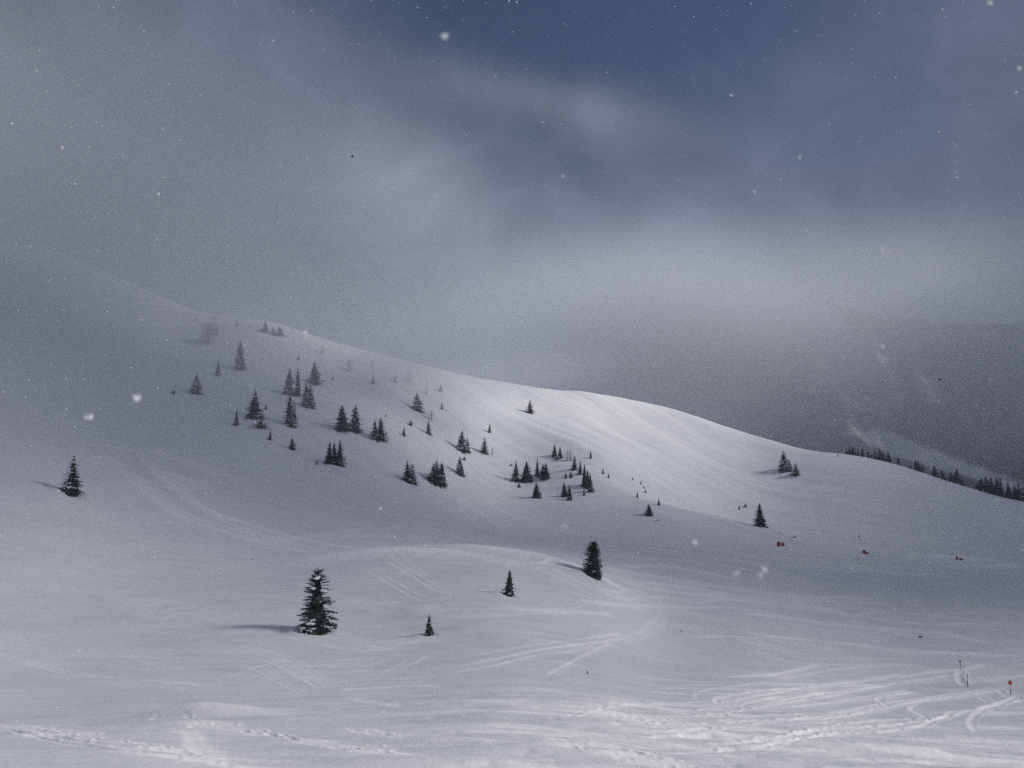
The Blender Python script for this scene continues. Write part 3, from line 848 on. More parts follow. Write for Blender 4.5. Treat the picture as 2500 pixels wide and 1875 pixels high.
G1 = 'trees scattered over the left slope'
G2 = 'dark trees at the foot of the spur'
G3 = 'trees on the near knoll'
G4 = 'trees along the right-hand ridge'
G5 = 'saplings on the sunlit slope'
TREES = [
    # near knoll and bowl
    (770, 1387, 1544, 80, 'big', 'tallest near spruce with snow clumps on its branches, left on the knoll', G3),
    (1048, 1499, 1552, 29, 'small', 'small snow-dusted spruce in the hollow right of the tallest near spruce', G3),
    (1243, 1390, 1453, 30, 'firs', 'slim pointed spruce on the brightest side of the knoll', G3),
    (1449, 1322, 1408, 48, 'round', 'bushy black spruce without snow behind the knoll crest', G3),
    (1857, 1239, 1297, 35, 'black', 'black pointed spruce at the edge where the sunlit slope meets the shaded floor', G3),
    # left slope
    (176, 1106, 1208, 43, 'firs', 'lone tall spruce far left on the open slope', G1),
    (508, 786, 840, 36, 'shaggy', 'pale shaggy larch fading into fog at the upper left', G1),
    (529, 788, 818, 18, 'larch', 'thin fog-pale larch just right of the shaggy larch', G1),
    (586, 823, 901, 32, 'firs', 'tall foggy spruce standing alone below the upper left skyline', G1),
    (532, 876, 915, 20, 'small', 'small foggy spruce left of the tall foggy one', G1),
    (477, 912, 959, 30, 'snowy', 'broad snow-streaked spruce at the left end of the group on the slope', G1),
    (424, 947, 962, 12, 'darkbush', 'small dark bush farthest left among the slope trees', G1),
    (620, 949, 1018, 40, 'firs', 'wide dark spruce with a grey shrub at its foot', G1),
    (637, 1019, 1045, 40, 'bush', 'grey leafless shrub at the foot of the wide dark spruce', G1),
    (576, 997, 1037, 15, 'firs', 'thin spindly spruce left of the grey shrub', G1),
    (649, 985, 999, 9, 'small', 'tiny tree just right of the wide dark spruce', G1),
    (659, 1048, 1074, 15, 'small', 'little spruce below the grey shrub', G1),
    (712, 1069, 1096, 16, 'snowy', 'little snow-dusted spruce alone under the left cluster', G1),
    (703, 893, 961, 27, 'snowy', 'narrow snowy spruce at the left of the tight cluster of four', G1),
    (727, 897, 966, 24, 'firs', 'dark slim spruce at the middle of the tight cluster of four', G1),
    (768, 881, 937, 31, 'snowy', 'broad snow-covered spruce above the tight cluster', G1),
    (748, 930, 990, 26, 'snowy', 'snowy spruce at the lower right of the tight cluster, left of its twin', G1),
    (758, 932, 995, 24, 'snowy', 'snowy spruce twin at the right end of the tight cluster', G1),
    (707, 960, 1037, 24, 'firs', 'tall narrow spruce directly under the tight cluster', G1),
    (715, 975, 1042, 22, 'snowy', 'snowy companion leaning on the tall narrow spruce under the cluster', G1),
    (835, 988, 1050, 40, 'firs', 'wide spruce, left one of the separate pair in mid slope', G1),
    (866, 986, 1055, 30, 'firs', 'slender spruce, right one of the separate pair in mid slope', G1),
    (915, 1019, 1072, 24, 'firs', 'left tip of the two-topped spruce clump in mid slope', G1),
    (930, 1018, 1074, 25, 'firs', 'right tip of the two-topped spruce clump in mid slope', G1),
    (986, 1040, 1064, 15, 'small', 'small dark spruce between the two-topped clump and the faint trees', G1),
    (804, 1077, 1130, 22, 'black', 'left spruce of the dark clump of three on the lower slope', G1),
    (815, 1079, 1132, 22, 'black', 'middle spruce of the dark clump of three on the lower slope', G1),
    (829, 1073, 1136, 26, 'firs', 'right and tallest spruce of the dark clump of three on the lower slope', G1),
    (773, 1121, 1134, 8, 'small', 'tiny sapling left of the dark clump of three', G1),
    # upper left skyline
    (647, 784, 811, 17, 'firs', 'faint spruce on the upper left skyline, leftmost of three', G1),
    (668, 798, 817, 14, 'snowy', 'faint low spruce in the middle of the three on the skyline', G1),
    (682, 796, 818, 18, 'snowy', 'faint spruce on the skyline where the bright crest begins', G1),
    (609, 791, 800, 6, 'small', 'tiny sapling on the skyline left of the three skyline spruces', G1),
    (579, 783, 794, 8, 'small', 'faint tiny tree on the skyline above the tall foggy spruce', G1),
    (523, 768, 779, 8, 'small', 'faint tiny tree on the skyline above the shaggy larch', G1),
    (478, 774, 784, 7, 'darkbush', 'tiny dark bush in the notch of the left skyline', G1),
    (786, 842, 865, 14, 'larch', 'very faint larch near the bright crest of the upper left', G1),
    (729, 866, 879, 9, 'small', 'tiny faint tree above the tight cluster of four', G1),
    (854, 876, 908, 18, 'larch', 'faint grey larch in drifting snow below the bright crest', G1),
    (910, 914, 937, 14, 'small', 'ghostly small spruce in the blowing snow, left of its ghostly neighbours', G1),
    (964, 908, 933, 13, 'small', 'ghostly small spruce high in the middle of the blowing snow', G1),
    (1000, 911, 933, 14, 'larch', 'ghostly larch under the skyline in the blowing snow', G1),
    (910, 876, 897, 12, 'larch', 'barely visible larch on the crest left of the blowing snow', G1),
    (1041, 941, 965, 11, 'larch', 'barely visible larch at the right of the ghostly ones', G1),
    (1076, 937, 955, 14, 'small', 'barely visible small spruce nearest the smooth skyline', G1),
    (641, 871, 879, 5, 'darkbush', 'tiny dark bush right of the tall foggy spruce', G1),
    (812, 917, 927, 8, 'bush', 'tiny pale bush right of the broad snow-covered spruce', G1),
    (942, 1009, 1017, 6, 'darkbush', 'tiny dark bush above the two-topped clump', G1),
    # blowing snow, centre
    (1018, 957, 1001, 25, 'snowy', 'pale broad spruce half lost in the blowing snow', G1),
    (1079, 980, 999, 10, 'small', 'pale little spruce right of the pale broad spruce', G1),
    (1053, 1001, 1025, 16, 'larch', 'pale thin larch below the pale little spruce', G1),
    (1002, 1024, 1039, 17, 'bush', 'pale round bush above the small dark spruce', G1),
    (1046, 1025, 1060, 16, 'snowy', 'pale upright spruce in the middle of the faint trees', G1),
    (1126, 1048, 1099, 27, 'snowy', 'grey spruce with a smaller one tucked against its right side', G1),
    (1140, 1067, 1103, 15, 'snowy', 'smaller grey spruce tucked against the larger grey one', G1),
    (1183, 1067, 1107, 17, 'snowy', 'grey leaning spruce right of the tucked pair', G1),
    (1202, 1090, 1111, 10, 'larch', 'thin grey larch just right of the grey leaning spruce', G1),
    (1195, 1033, 1056, 11, 'small', 'small grey spruce alone beside the start of the sunlit slope', G1),
    (1294, 976, 1008, 18, 'firs', 'lone spruce high on the sunlit slope under the ridge', G5),
    (1123, 1115, 1159, 28, 'snowy', 'greenish snow-laden spruce right of the wide dark clump', G1),
    (1134, 1113, 1124, 12, 'bush', 'wispy bush behind the greenish snow-laden spruce', G1),
    (994, 1122, 1176, 30, 'firs', 'dark snow-streaked spruce with a forked outline on the lower slope', G1),
    (1005, 1130, 1178, 26, 'snowy', 'shorter tip of the forked snow-streaked clump on the lower slope', G1),
    (1058, 1130, 1177, 34, 'firs', 'left spruce of the wide dark clump on the lower slope', G1),
    (1065, 1123, 1180, 34, 'firs', 'middle and tallest spruce of the wide dark clump on the lower slope', G1),
    (1078, 1128, 1182, 32, 'firs', 'right spruce of the wide dark clump on the lower slope', G1),
    # foot of the spur
    (1259, 1121, 1174, 24, 'firs', 'snow-flecked black spruce at the left of the spur-foot trees', G2),
    (1284, 1125, 1175, 29, 'black', 'solid black spruce just right of the snow-flecked one', G2),
    (1249, 1129, 1138, 8, 'darkbush', 'small dark bush beside the top of the snow-flecked black spruce', G2),
    (1267, 1177, 1190, 11, 'small', 'tiny spruce under the snow-flecked black spruce', G2),
    (1309, 1177, 1215, 24, 'black', 'black spruce standing lowest in the spur-foot trees, alone in front', G2),
    (1312, 1117, 1160, 11, 'black', 'thin black spruce at the left of the dense double clump', G2),
    (1325, 1133, 1163, 20, 'black', 'left half of the dense double clump in the spur-foot trees', G2),
    (1333, 1130, 1167, 22, 'black', 'right half of the dense double clump in the spur-foot trees', G2),
    (1354, 1084, 1113, 16, 'black', 'black spruce topmost of the spur-foot trees, with a white bush under it', G2),
    (1360, 1111, 1122, 15, 'bush', 'snow-laden bush under the topmost black spruce', G2),
    (1367, 1089, 1119, 14, 'black', 'narrow black spruce just right of the topmost one', G2),
    (1385, 1097, 1124, 15, 'larch', 'bare larch right of the narrow black spruce', G2),
    (1393, 1096, 1125, 14, 'larch', 'bare larch at the right of the pair of bare larches', G2),
    (1403, 1112, 1147, 15, 'black', 'black spruce with a thin bare tip below the bare larches', G2),
    (1417, 1124, 1158, 13, 'black', 'slender black spruce above the tall black clump', G2),
    (1427, 1132, 1185, 17, 'black', 'tall black spruce at the left of the tall dense clump', G2),
    (1434, 1145, 1192, 18, 'black', 'black spruce in the middle of the tall dense clump', G2),
    (1442, 1152, 1201, 20, 'black', 'black spruce at the right foot of the tall dense clump', G2),
    (1381, 1151, 1167, 11, 'small', 'tiny spruce, left one of a small pair inside the spur-foot trees', G2),
    (1394, 1149, 1166, 12, 'small', 'tiny spruce, right one of a small pair inside the spur-foot trees', G2),
    (1378, 1178, 1212, 18, 'black', 'left spruce of the low black pair in front of the tall dense clump', G2),
    (1391, 1183, 1220, 18, 'black', 'right spruce of the low black pair in front of the tall dense clump', G2),
    (1426, 1190, 1209, 11, 'small', 'small spruce beneath the tall dense clump', G2),
    (1442, 1099, 1119, 10, 'small', 'small spruce alone on bright snow above the tall dense clump', G5),
    (1472, 1141, 1157, 9, 'small', 'sapling right of the tall dense clump, upper of two', G5),
    (1486, 1155, 1167, 8, 'small', 'sapling right of the tall dense clump, lower of two', G5),
    (1545, 1164, 1172, 5, 'small', 'topmost speck of a sapling on the row down the spur', G5),
    (1565, 1173, 1182, 5, 'small', 'second sapling from the top of the row down the spur', G5),
    (1572, 1184, 1192, 5, 'small', 'third sapling from the top of the row down the spur', G5),
    (1582, 1183, 1188, 4, 'small', 'faintest sapling beside the third of the row down the spur', G5),
    (1576, 1191, 1203, 7, 'small', 'fourth sapling from the top of the row down the spur', G5),
    (1556, 1200, 1215, 9, 'small', 'little black sapling left of the row down the spur', G5),
    (1608, 1215, 1233, 12, 'small', 'dark young spruce with a gap in its side at the lower end of the row', G5),
    (1586, 1230, 1257, 23, 'black', 'squat black spruce above the yellow snow lance', G2),
    (1805, 1231, 1244, 8, 'small', 'sapling with a lopsided foot on the lower sunlit slope', G5),
    (1820, 1228, 1238, 11, 'bush', 'round twiggy bush on the lower sunlit slope', G5),
    (1914, 1099, 1148, 30, 'snowy', 'tallest spruce of the snow-dusted group on the right of the sunlit slope', G5),
    (1928, 1123, 1150, 15, 'snowy', 'thin spruce leaning on the tallest of the snow-dusted group', G5),
    (1943, 1129, 1160, 17, 'firs', 'separate small spruce at the right of the snow-dusted group', G5),
    (1937, 1077, 1085, 4, 'small', 'tiny sapling just under the right skyline above the snow-dusted group', G5),
    (2046, 1107, 1114, 5, 'small', 'tiny dark sapling just below the left end of the ridge row', G5),
    (2098, 1305, 1312, 6, 'small', 'tiny dark tree tip on the shaded floor right of the edge spruce', G5),
    (1434, 1637, 1645, 6, 'small', 'tip of a buried sapling in the hollow at the lower middle', G5),
    (617, 1361, 1366, 4, 'darkbush', 'tiny dark twig tip in the open snow left of the tallest near spruce', G5),
    (1664, 1536, 1543, 4, 'darkbush', 'tiny dark twig tip right of the hollow', G5),
    (2248, 1551, 1556, 12, 'bush', 'low dark twigs poking from the shaded snow above the drift', G5),
]
for tr_ in TREES:
    plant(*tr_, rmin=419 if tr_[0] == 1857 else 5.0)

# ridge row on the right: x, top, base, width in the photograph and a word for each
def z4(x, y): return 1900 + x * .27125, 1000 + y * .27125


RIDGE_ROW = [
    (615, 335, 388, 20, 'first thin spruce at the left end of the ridge row'), (642, 326, 396, 30, 'second spruce of the ridge row, pale in its crown'),
    (670, 333, 402, 46, 'broad third spruce of the ridge row'), (720, 354, 420, 24, 'narrow spruce after the first gap of the ridge row'),
    (757, 352, 430, 40, 'pointed spruce right of the narrow one after the first gap'), (815, 384, 442, 40, 'low spruce starting the third knot of the ridge row'),
    (845, 390, 448, 26, 'low thin spruce inside the third knot of the ridge row'), (880, 384, 460, 36, 'middle spruce of the third knot of the ridge row'),
    (921, 360, 468, 58, 'tallest spruce of the third knot of the ridge row'), (950, 392, 474, 34, 'short spruce at the right of the third knot'),
    (1000, 392, 492, 46, 'single pointed spruce with a snow patch at its left foot'), (1085, 452, 516, 32, 'single small spruce before the bare stretch of the ridge'),
    (1190, 514, 542, 16, 'smallest spruce on the bare stretch of the ridge'), (1240, 458, 556, 42, 'left spruce of the close trio on the ridge'),
    (1270, 474, 562, 36, 'middle spruce of the close trio on the ridge'), (1300, 470, 568, 36, 'right spruce of the close trio on the ridge'),
    (1410, 502, 602, 58, 'broad spruce alone right of the close trio'), (1480, 520, 614, 56, 'rounded spruce between the broad one and the dark knot'),
    (1560, 545, 636, 60, 'left spruce of the dark knot on the ridge'), (1608, 510, 652, 64, 'tall spruce of the dark knot on the ridge'),
    (1645, 575, 665, 48, 'right low spruce of the dark knot on the ridge'), (1790, 620, 700, 40, 'low spruce at the left edge of the dense dark stand'),
    (1832, 580, 706, 74, 'left tall spruce of the dense dark stand'), (1880, 570, 720, 70, 'second tall spruce of the dense dark stand'),
    (1925, 580, 732, 66, 'third tall spruce of the dense dark stand'), (1968, 572, 746, 64, 'fourth tall spruce of the dense dark stand'),
    (2005, 585, 756, 56, 'last tall spruce of the dense dark stand'), (2070, 640, 776, 70, 'hazy spruce between the dense stand and the picture edge'),
    (2130, 655, 790, 66, 'dark spruce left of the one cut by the right edge'), (2170, 650, 800, 60, 'tall dark spruce second from the right edge'),
    (2206, 675, 812, 70, 'dark spruce cut by the right edge of the picture')]
for x, tp, bs, w, lab in RIDGE_ROW:
    px, base = z4(x, bs); top = z4(x, tp)[1]
    az = math.atan2(view_dir(px, base).x, view_dir(px, base).y)
    rr = np.linspace(400, 900, 1200); el = (height(np.full(1200, az), rr) - CAMZ) / rr
    r = rr[np.argmax(el)] + trnd.uniform(-1, 6)
    p = Vector((math.sin(az) * r, math.cos(az) * r, float(height(np.array([az]), np.array([r]))[0])))
    pr = el.max() * r + CAMZ - p.z
    hgt_px = base - top
    plant(px, top, base + 3, w * .27125 * 1.2, trnd.choice(('black', 'black', 'firs')), lab, G4, at=p, sink=0.02)

# ---------------------------------------------------------------- snow-making gear on the shaded floor
M_PAD = material('red_vinyl_padding', (0.30, 0.020, 0.014), 0.5, 0.2, 3.0, 0.1)
M_PADCAP = material('dark_padding_cap', (0.05, 0.012, 0.014), 0.6, 0.2, 3.0)
M_YELLOW = material('weathered_yellow_paint', (0.42, 0.26, 0.03), 0.5, 0.2, 3.0)
M_STEEL = material('galvanised_steel', (0.42, 0.43, 0.45), 0.45, 0.15, 6.0)
M_BLACK = material('black_plastic', (0.012, 0.012, 0.013), 0.5, 0.2, 6.0)
M_ORANGE = material('orange_sign_paint', (0.75, 0.13, 0.03), 0.5, 0.15, 8.0)
M_DORANGE = material('dark_orange_sign_border', (0.32, 0.035, 0.015), 0.5, 0.15, 8.0)
M_WHITE = material('white_pole_paint', (0.72, 0.73, 0.75), 0.5, 0.1, 8.0)
M_REDPOLE = material('dark_red_pole_paint', (0.07, 0.014, 0.014), 0.5, 0.1, 8.0)


def rounded_box(mb, cx, cy_, z0, sx, sy, sz, r=.25, n=20, bulge=.04):
    """padded block: rounded plan, soft top edge"""
    def ring(z, k):
        o_ = []
        for q_ in range(n):
            t_ = 2 * math.pi * q_ / n; c_, s_ = math.cos(t_), math.sin(t_)
            e = 0.35
            o_.append((cx + sx / 2 * k * math.copysign(abs(c_) ** e, c_), cy_ + sy / 2 * k * math.copysign(abs(s_) ** e, s_), z))
        return o_
    levels = [(0, 1), (.12, 1 + bulge), (.3, 1 + bulge), (.33, .975), (.36, 1 + bulge), (.63, 1 + bulge), (.66, .975), (.69, 1 + bulge), (.90, 1.0), (.97, .93), (1.0, .80)]
    base = len(mb.v)
    for z, k in levels: mb.v += ring(z0 + z * sz, k)
    for l in range(len(levels) - 1):
        for q_ in range(n):
            a_, b_ = base + l * n + q_, base + l * n + (q_ + 1) % n
            mb.f.append((a_, b_, b_ + n, a_ + n))
    mb.f.append(tuple(base + (len(levels) - 1) * n + q_ for q_ in range(n)))


def rod(mb, p0, p1, r0, r1=None, n=8):
    p0, p1 = Vector(p0), Vector(p1); r1 = r0 if r1 is None else r1
    d_ = (p1 - p0).normalized(); a_ = d_.orthogonal().normalized(); b_ = d_.cross(a_)
    base = len(mb.v)
    for p, r in ((p0, r0), (p1, r1)):
        for k in range(n):
            t_ = 2 * math.pi * k / n; mb.v.append(tuple(p + a_ * r * math.cos(t_) + b_ * r * math.sin(t_)))
    for k in range(n): mb.f.append((base + k, base + (k + 1) % n, base + n + (k + 1) % n, base + n + k))
    mb.f.append(tuple(base + k for k in reversed(range(n)))); mb.f.append(tuple(base + n + k for k in range(n)))


def empty(name, loc, label, cat, group=None, rz=0.0):
    o = bpy.data.objects.new(name, None); COL.objects.link(o); o.location = loc; o.rotation_euler = (0, 0, rz); o.empty_display_size = .2
    return tag(o, label, cat, group)


def sized(px, py):
    p = ground(px, py, 150); return p, (p.y * CP + (p.z - CAMZ) * SP) / F       # point, metres per photograph pixel


def pad(px, base, w, hgt, label, rz=0.0, cap=True):
    p, m_ = sized(px, base)
    w, hgt = w * m_, hgt * m_
    root = empty('safety_pad', (p.x, p.y, p.z - .15), label, 'safety pad', 'red safety pads on the shaded floor', rz)
    b = MB(); rounded_box(b, 0, 0, 0, w, w * .8, hgt + .1); o = obj('cushion', b.mesh('cushion', M_PAD), root)
    b = MB(); rounded_box(b, 0, 0, hgt + .1, w * .84, w * .66, .14); obj('cap', b.mesh('cap', M_PADCAP), root)
    for s in (.36, .70):
        b = MB(); rounded_box(b, 0, 0, hgt * s, w * 1.07, w * .87, .07); obj('strap', b.mesh('strap', M_PADCAP), root)


pad(1901, 1334, 7.2, 11, 'taller red safety pad of the pair below the black edge spruce', .15)
pad(1911, 1332.5, 8.0, 7.6, 'shorter darker red safety pad right of the taller one', -.2)
pad(2110, 1352, 6.0, 8.2, 'upright red safety pad with a low block beside it, middle of the floor', .1)
pad(2116.5, 1352, 7.0, 3.8, 'low red block at the right foot of the upright pad', -.1)
pad(2336.5, 1365.5, 4.2, 6.4, 'small red safety pad farthest right, above the bright snow bank', .1)
pad(2346, 1365.5, 8.5, 1.6, 'flat red strip of padding right of the small red pad', .05)


def lance(px, py, length, tilt, color, label, thick=.10):
    """snow lance: thin steel mast in the snow, long arm almost level, thicker nozzle head at its upper end"""
    p, m_ = sized(px, py + 7)
    L = length * m_
    root = empty('snow_lance', (p.x, p.y, p.z - .2), label, 'snow lance', 'snow lances on the shaded floor')
    hz_ = 7 * m_ + .2
    b = MB(); rod(b, (-.1 * L, 0, -.3), (-.1 * L, 0, hz_), .035, .03); obj('mast', b.mesh('mast', M_STEEL), root)
    dx, dz = math.cos(tilt) * L / 2, math.sin(tilt) * L / 2
    b = MB(); rod(b, (-dx, 0, hz_ - dz * 1.3), (dx * .1, 0, hz_), thick * .45, thick * .6); rod(b, (dx * .1, 0, hz_), (dx * .55, 0, hz_ + dz * .45), thick * .6, thick * 1.1)
    obj('arm', b.mesh('arm', color), root)
    b = MB(); rod(b, (dx * .55, 0, hz_ + dz * .45), (dx * .62, 0, hz_ + dz * .5), thick * 1.9); rod(b, (dx * .62, 0, hz_ + dz * .5), (dx, 0, hz_ + dz * .75), thick * 1.5, thick * 1.3)
    obj('nozzle_head', b.mesh('nozzle_head', color), root)
    b = MB(); rod(b, (-.1 * L, -.09, hz_ - .35), (-.1 * L, -.09, hz_ + .08), .09); obj('bracket', b.mesh('bracket', M_BLACK), root)


lance(1601, 1271, 22, .10, M_YELLOW, 'long yellow snow lance below the squat black spruce', .17)
lance(1935, 1312, 18, .18, M_YELLOW, 'short yellow snow lance above and right of the red pad pair', .22)
lance(2157, 1323, 12, -.02, M_STEEL, 'faint thin snow lance right of the middle red pad', .09)
lance(2324, 1353, 12, .08, M_BLACK, 'dark thin snow lance above the small red pad farthest right', .08)
lance(1901, 1302, 8, .05, M_BLACK, 'small dark snow lance between the edge spruce and the red pads', .10)

# ---------------------------------------------------------------- piste poles at lower right
def banded(root, bands, r):
    for z0, z1, mat, nm in bands:
        b = MB(); rod(b, (0, 0, z0), (0, 0, z1), r, r * .97, 10); obj(nm, b.mesh(nm, mat), root)


def pole_base(px, base, label, group='piste marker poles'):
    p, m_ = sized_near(px, base)
    return empty('marker_pole', (p.x, p.y, p.z), label, 'marker pole', group), m_


def sized_near(px, py):
    p = ground(px, py); return p, (p.y * CP + (p.z - CAMZ) * SP) / F


root, m_ = pole_base(2363, 1677.5, 'dark red banded piste pole standing inside the curved ski track')
hh = 31 * m_
banded(root, [(-.4, .1 * hh, M_BLACK, 'foot'), (.1 * hh, .22 * hh, M_REDPOLE, 'band'), (.22 * hh, .48 * hh, M_BLACK, 'band'), (.48 * hh, .70 * hh, M_STEEL, 'band'), (.70 * hh, hh, M_BLACK, 'band')], .06)
b = MB(); rod(b, (0, 0, hh), (0, 0, hh + .05), .045, .02, 10); obj('cap', b.mesh('cap', M_REDPOLE), root)

root, m_ = pole_base(2345.5, 1635, 'thin black piste pole with a knob on top, left of the curved ski track')
hh = 22 * m_
banded(root, [(-.4, .35 * hh, M_STEEL, 'band'), (.35 * hh, .78 * hh, M_BLACK, 'band')], .045)
b = MB(); rod(b, (0, 0, .78 * hh), (0, 0, .92 * hh), .12, .13, 12); rod(b, (0, 0, .92 * hh), (0, 0, hh), .12, .04, 12); obj('knob', b.mesh('knob', M_BLACK), root)

p, m_ = sized_near(2468, 1696)
root = empty('piste_sign', (p.x, p.y, p.z), 'orange round piste sign on a pole at the right edge', 'piste sign')
hh = 33 * m_
banded(root, [(-.4, .36 * hh, M_BLACK, 'band'), (.36 * hh, .70 * hh, M_WHITE, 'band'), (.70 * hh, hh, M_BLACK, 'band')], .06)
rad = 5.2 * m_
b = MB(); cz = hh - rad
n = 24
for yy in (-.09, -.05):
    for k in range(n):
        t_ = 2 * math.pi * k / n; b.v.append((rad * math.cos(t_), yy, cz + rad * math.sin(t_)))
b.f = [tuple(range(n)), tuple(reversed(range(n, 2 * n)))] + [(k, k + n, (k + 1) % n + n, (k + 1) % n) for k in range(n)]
disc = obj('disc', b.mesh('disc', M_DORANGE), root)
b = MB()
for yy in (-.105, -.085):
    for k in range(n):
        t_ = 2 * math.pi * k / n; b.v.append((rad * .80 * math.cos(t_), yy, cz + rad * .80 * math.sin(t_)))
b.f = [tuple(range(n)), tuple(reversed(range(n, 2 * n)))] + [(k, k + n, (k + 1) % n + n, (k + 1) % n) for k in range(n)]
obj('face', b.mesh('face', M_ORANGE), disc)
b = MB(); rod(b, (0, -.07, hh - .02), (0, -.07, hh + 1.3 * m_), .085, .05, 10); obj('cap', b.mesh('cap', M_BLACK), root)

# ---------------------------------------------------------------- two birds
M_FEATHER = material('black_feathers', (0.006, 0.006, 0.008), 0.6, 0.2, 8.0)


def bird(px, py, r, span, bank, head, label):
    dv = view_dir(px, py); k = r / dv.length
    root = empty('bird', (dv.x * k, dv.y * k, CAMZ + dv.z * k), label, 'bird', 'black birds gliding in the cloud', head)
    root.rotation_euler = (bank, 0.15, head); s = span
    b = MB()
    N = 8; prof = [(-.30, .012), (-.22, .045), (-.05, .07), (.10, .062), (.18, .04), (.24, .042), (.29, .025), (.34, .004)]
    for x_, r_ in prof:
        for q_ in range(N):
            t_ = 2 * math.pi * q_ / N; b.v.append((x_ * s, r_ * s * math.cos(t_), r_ * s * math.sin(t_) * .9))
    for l in range(len(prof) - 1):
        for q_ in range(N):
            a_, c_ = l * N + q_, l * N + (q_ + 1) % N; b.f.append((a_, c_, c_ + N, a_ + N))
    obj('body', b.mesh('body', M_FEATHER), root)
    b = MB(); b.v = [(-.26 * s, -.02 * s, 0), (-.26 * s, .02 * s, 0), (-.45 * s, .07 * s, .01 * s), (-.47 * s, 0, .012 * s), (-.45 * s, -.07 * s, .01 * s)]
    b.v += [(x_, y_, z_ - .012 * s) for x_, y_, z_ in b.v]
    b.f = [(0, 1, 2, 3, 4), (9, 8, 7, 6, 5)] + [(k_, k_ + 5, (k_ + 1) % 5 + 5, (k_ + 1) % 5) for k_ in range(5)]
    obj('tail', b.mesh('tail', M_FEATHER), root)
    for sd in (-1, 1):
        b = MB()
        lead = [(.12, .05, .02), (.17, .20, .14), (.10, .36, .17), (-.02, .50, .08)]
        trail = [(-.14, .05, .01), (-.12, .20, .12), (-.13, .36, .15), (-.12, .49, .07)]
        for (xa, ya, za), (xb, yb, zb) in zip(lead, trail):
            b.v += [(xa * s, sd * ya * s, za * s), (xb * s, sd * yb * s, zb * s), (xa * s, sd * ya * s, (za - .018) * s), (xb * s, sd * yb * s, (zb - .012) * s)]
        for l in range(3):
            o_ = l * 4; b.f += [(o_, o_ + 1, o_ + 5, o_ + 4), (o_ + 2, o_ + 6, o_ + 7, o_ + 3), (o_, o_ + 4, o_ + 6, o_ + 2), (o_ + 1, o_ + 3, o_ + 7, o_ + 5)]
        b.f += [(0, 2, 3, 1), (12, 13, 15, 14)]
        obj('wing', b.mesh('wing', M_FEATHER), root)


bird(860, 383, 130, .9, .75, .4, 'black bird banking high over the left slope')
bird(2294, 927, 130, .95, .35, .2, 'black bird gliding in front of the dark mountain at right')

# ---------------------------------------------------------------- falling snow
M_FLAKE = material('snowflake_ice', (0.93, 0.94, 0.96), 0.6)
b_ = M_FLAKE.node_tree.nodes['Principled BSDF']
b_.inputs['Transmission Weight'].default_value = 0.0
b_.inputs['Subsurface Weight'].default_value = 0.0


def flake_geo(mb, c, s, rnd, plates=3, arms=6):
    """a clump of crossed six-armed ice plates"""
    for q_ in range(plates):
        nrm = Vector((rnd.uniform(-1, 1), rnd.uniform(-1, 1), rnd.uniform(-1, 1))).normalized()
        a_ = nrm.orthogonal().normalized(); b2 = nrm.cross(a_)
        off = Vector((rnd.uniform(-.3, .3), rnd.uniform(-.3, .3), rnd.uniform(-.3, .3))) * s * .5
        base = len(mb.v); k2 = arms * 2
        for k in range(k2):
            t_ = 2 * math.pi * k / k2; r = s * .5 * (1.0 if k % 2 == 0 else .55) * rnd.uniform(.7, 1.1)
            mb.v.append(tuple(c + off + a_ * r * math.cos(t_) + b2 * r * math.sin(t_)))
        mb.v += [tuple(c + off + nrm * s * .07), tuple(c + off - nrm * s * .07)]
        for k in range(k2):
            mb.f += [(base + k, base + (k + 1) % k2, base + k2), (base + (k + 1) % k2, base + k, base + k2 + 1)]


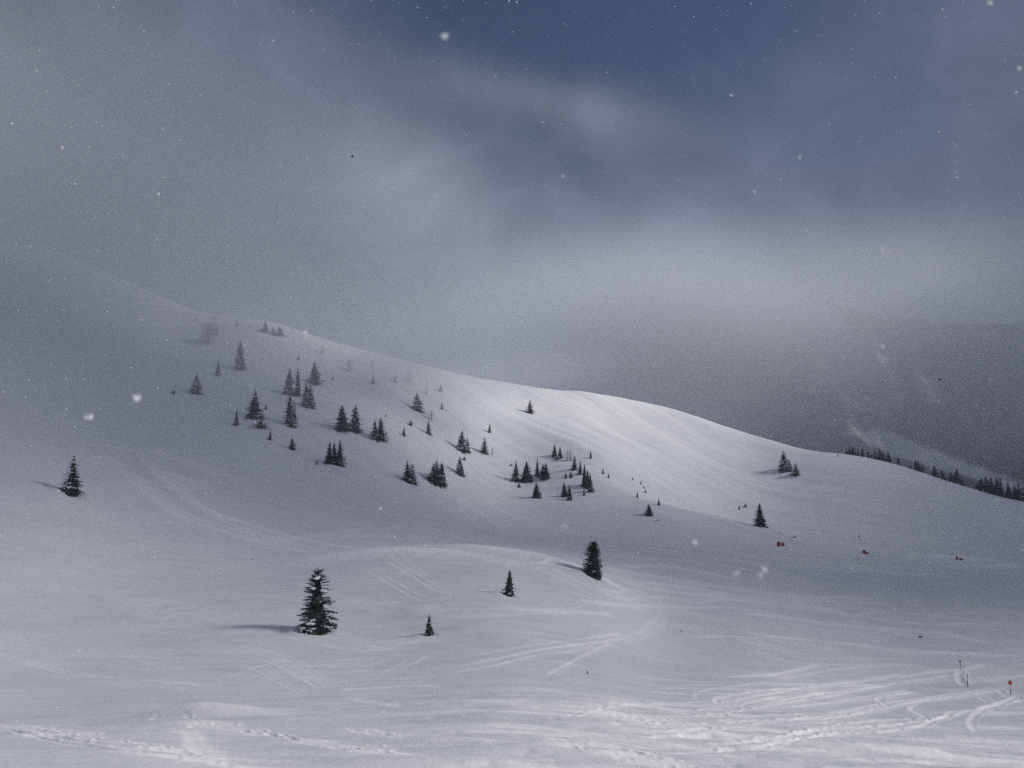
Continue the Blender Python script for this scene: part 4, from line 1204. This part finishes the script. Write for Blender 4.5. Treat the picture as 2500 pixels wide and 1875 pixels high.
frnd = random.Random(12)
BIG_FLAKES = [  # pixel, distance m, size mm, label
    (1085, 88, .42, 3.4, 'large soft round snowflake in the blue gap at the top'),
    (2158, 616, .40, 3.6, 'large faint soft snowflake in the grey sky at upper right'),
    (2153, 847, .62, 3.8, 'bright oval snowflake against the mountain cloud at right'),
    (1375, 430, .75, 3.6, 'small soft snowflake in the sky right of centre'),
    (1376, 1287, .50, 4.0, 'round soft snowflake over the shaded floor left of the yellow lance'),
    (1697, 1326, .46, 3.8, 'blurred snowflake over the floor left of the red pads'),
    (1798, 1400, .46, 3.8, 'blurred snowflake just left of the double one at right of centre'),
    (1856, 1401, .44, 3.8, 'lower half of a double blurred snowflake over the floor'),
    (1867, 1389, .46, 3.4, 'upper half of a double blurred snowflake over the floor'),
    (215, 1017, .60, 5.5, 'wedge-shaped soft snowflake over the left slope'),
    (333, 975, .48, 5.0, 'wide soft snowflake over the upper left slope'),
    (2487, 168, .8, 4.5, 'soft snowflake by the right edge high in the sky'),
    (2418, 7, .8, 5.0, 'elongated snowflake touching the top edge at right'),
    (1842, 469, .95, 4.0, 'crisp small snowflake in the sky upper right of centre'),
    (1952, 385, 1.1, 4.5, 'flat crisp snowflake in the sky, above the crisp small one'),
    (745, 813, .7, 4.0, 'soft snowflake just above the left skyline crest'),
    (1785, 233, 1.0, 3.2, 'bright pin-sharp snowflake in the upper sky right of the long cloud'),
    (387, 473, 1.4, 7.0, 'hook-shaped snowflake in the grey sky at left'),
    (1098, 690, 1.4, 6.0, 'winged-looking snowflake in the sky above the spur'),
    (152, 361, 1.3, 6.0, 'ragged snowflake high at the left'),
    (928, 1241, .9, 4.5, 'soft snowflake over the slope below the wide dark clump'),
    (1489, 1400, 1.0, 4.0, 'snowflake right of the bushy black spruce'),
]
for px, py, d_, s_, lab in BIG_FLAKES:
    dv = view_dir(px, py).normalized()
    b = MB(); flake_geo(b, Vector((0, 0, 0)), s_ * .001, frnd, 4)
    o = obj('snowflake', b.mesh('snowflake', M_FLAKE)); o.location = dv * d_ + Vector((0, 0, CAMZ))
    tag(o, lab, 'snowflake', 'large falling snowflakes')

b = MB()
for k in range(6000):
    d_ = 1.2 + 9.0 * frnd.random() ** 0.8
    px, py = frnd.uniform(-500, 3000), frnd.uniform(-400, 1800)
    s_ = frnd.choice((1.2, 1.6, 1.6, 2.2, 3.0, 4.4)) * .001 * (0.6 + .23 * d_)
    c = view_dir(px, py).normalized() * d_ + Vector((0, 0, CAMZ))
    if c.z < 0.2: continue
    flake_geo(b, c, s_, frnd, 1 if s_ < .003 else 2)
tag(obj('falling_snow', b.mesh('falling_snow', M_FLAKE)), 'fine snow falling through the air', None, None, 'stuff')
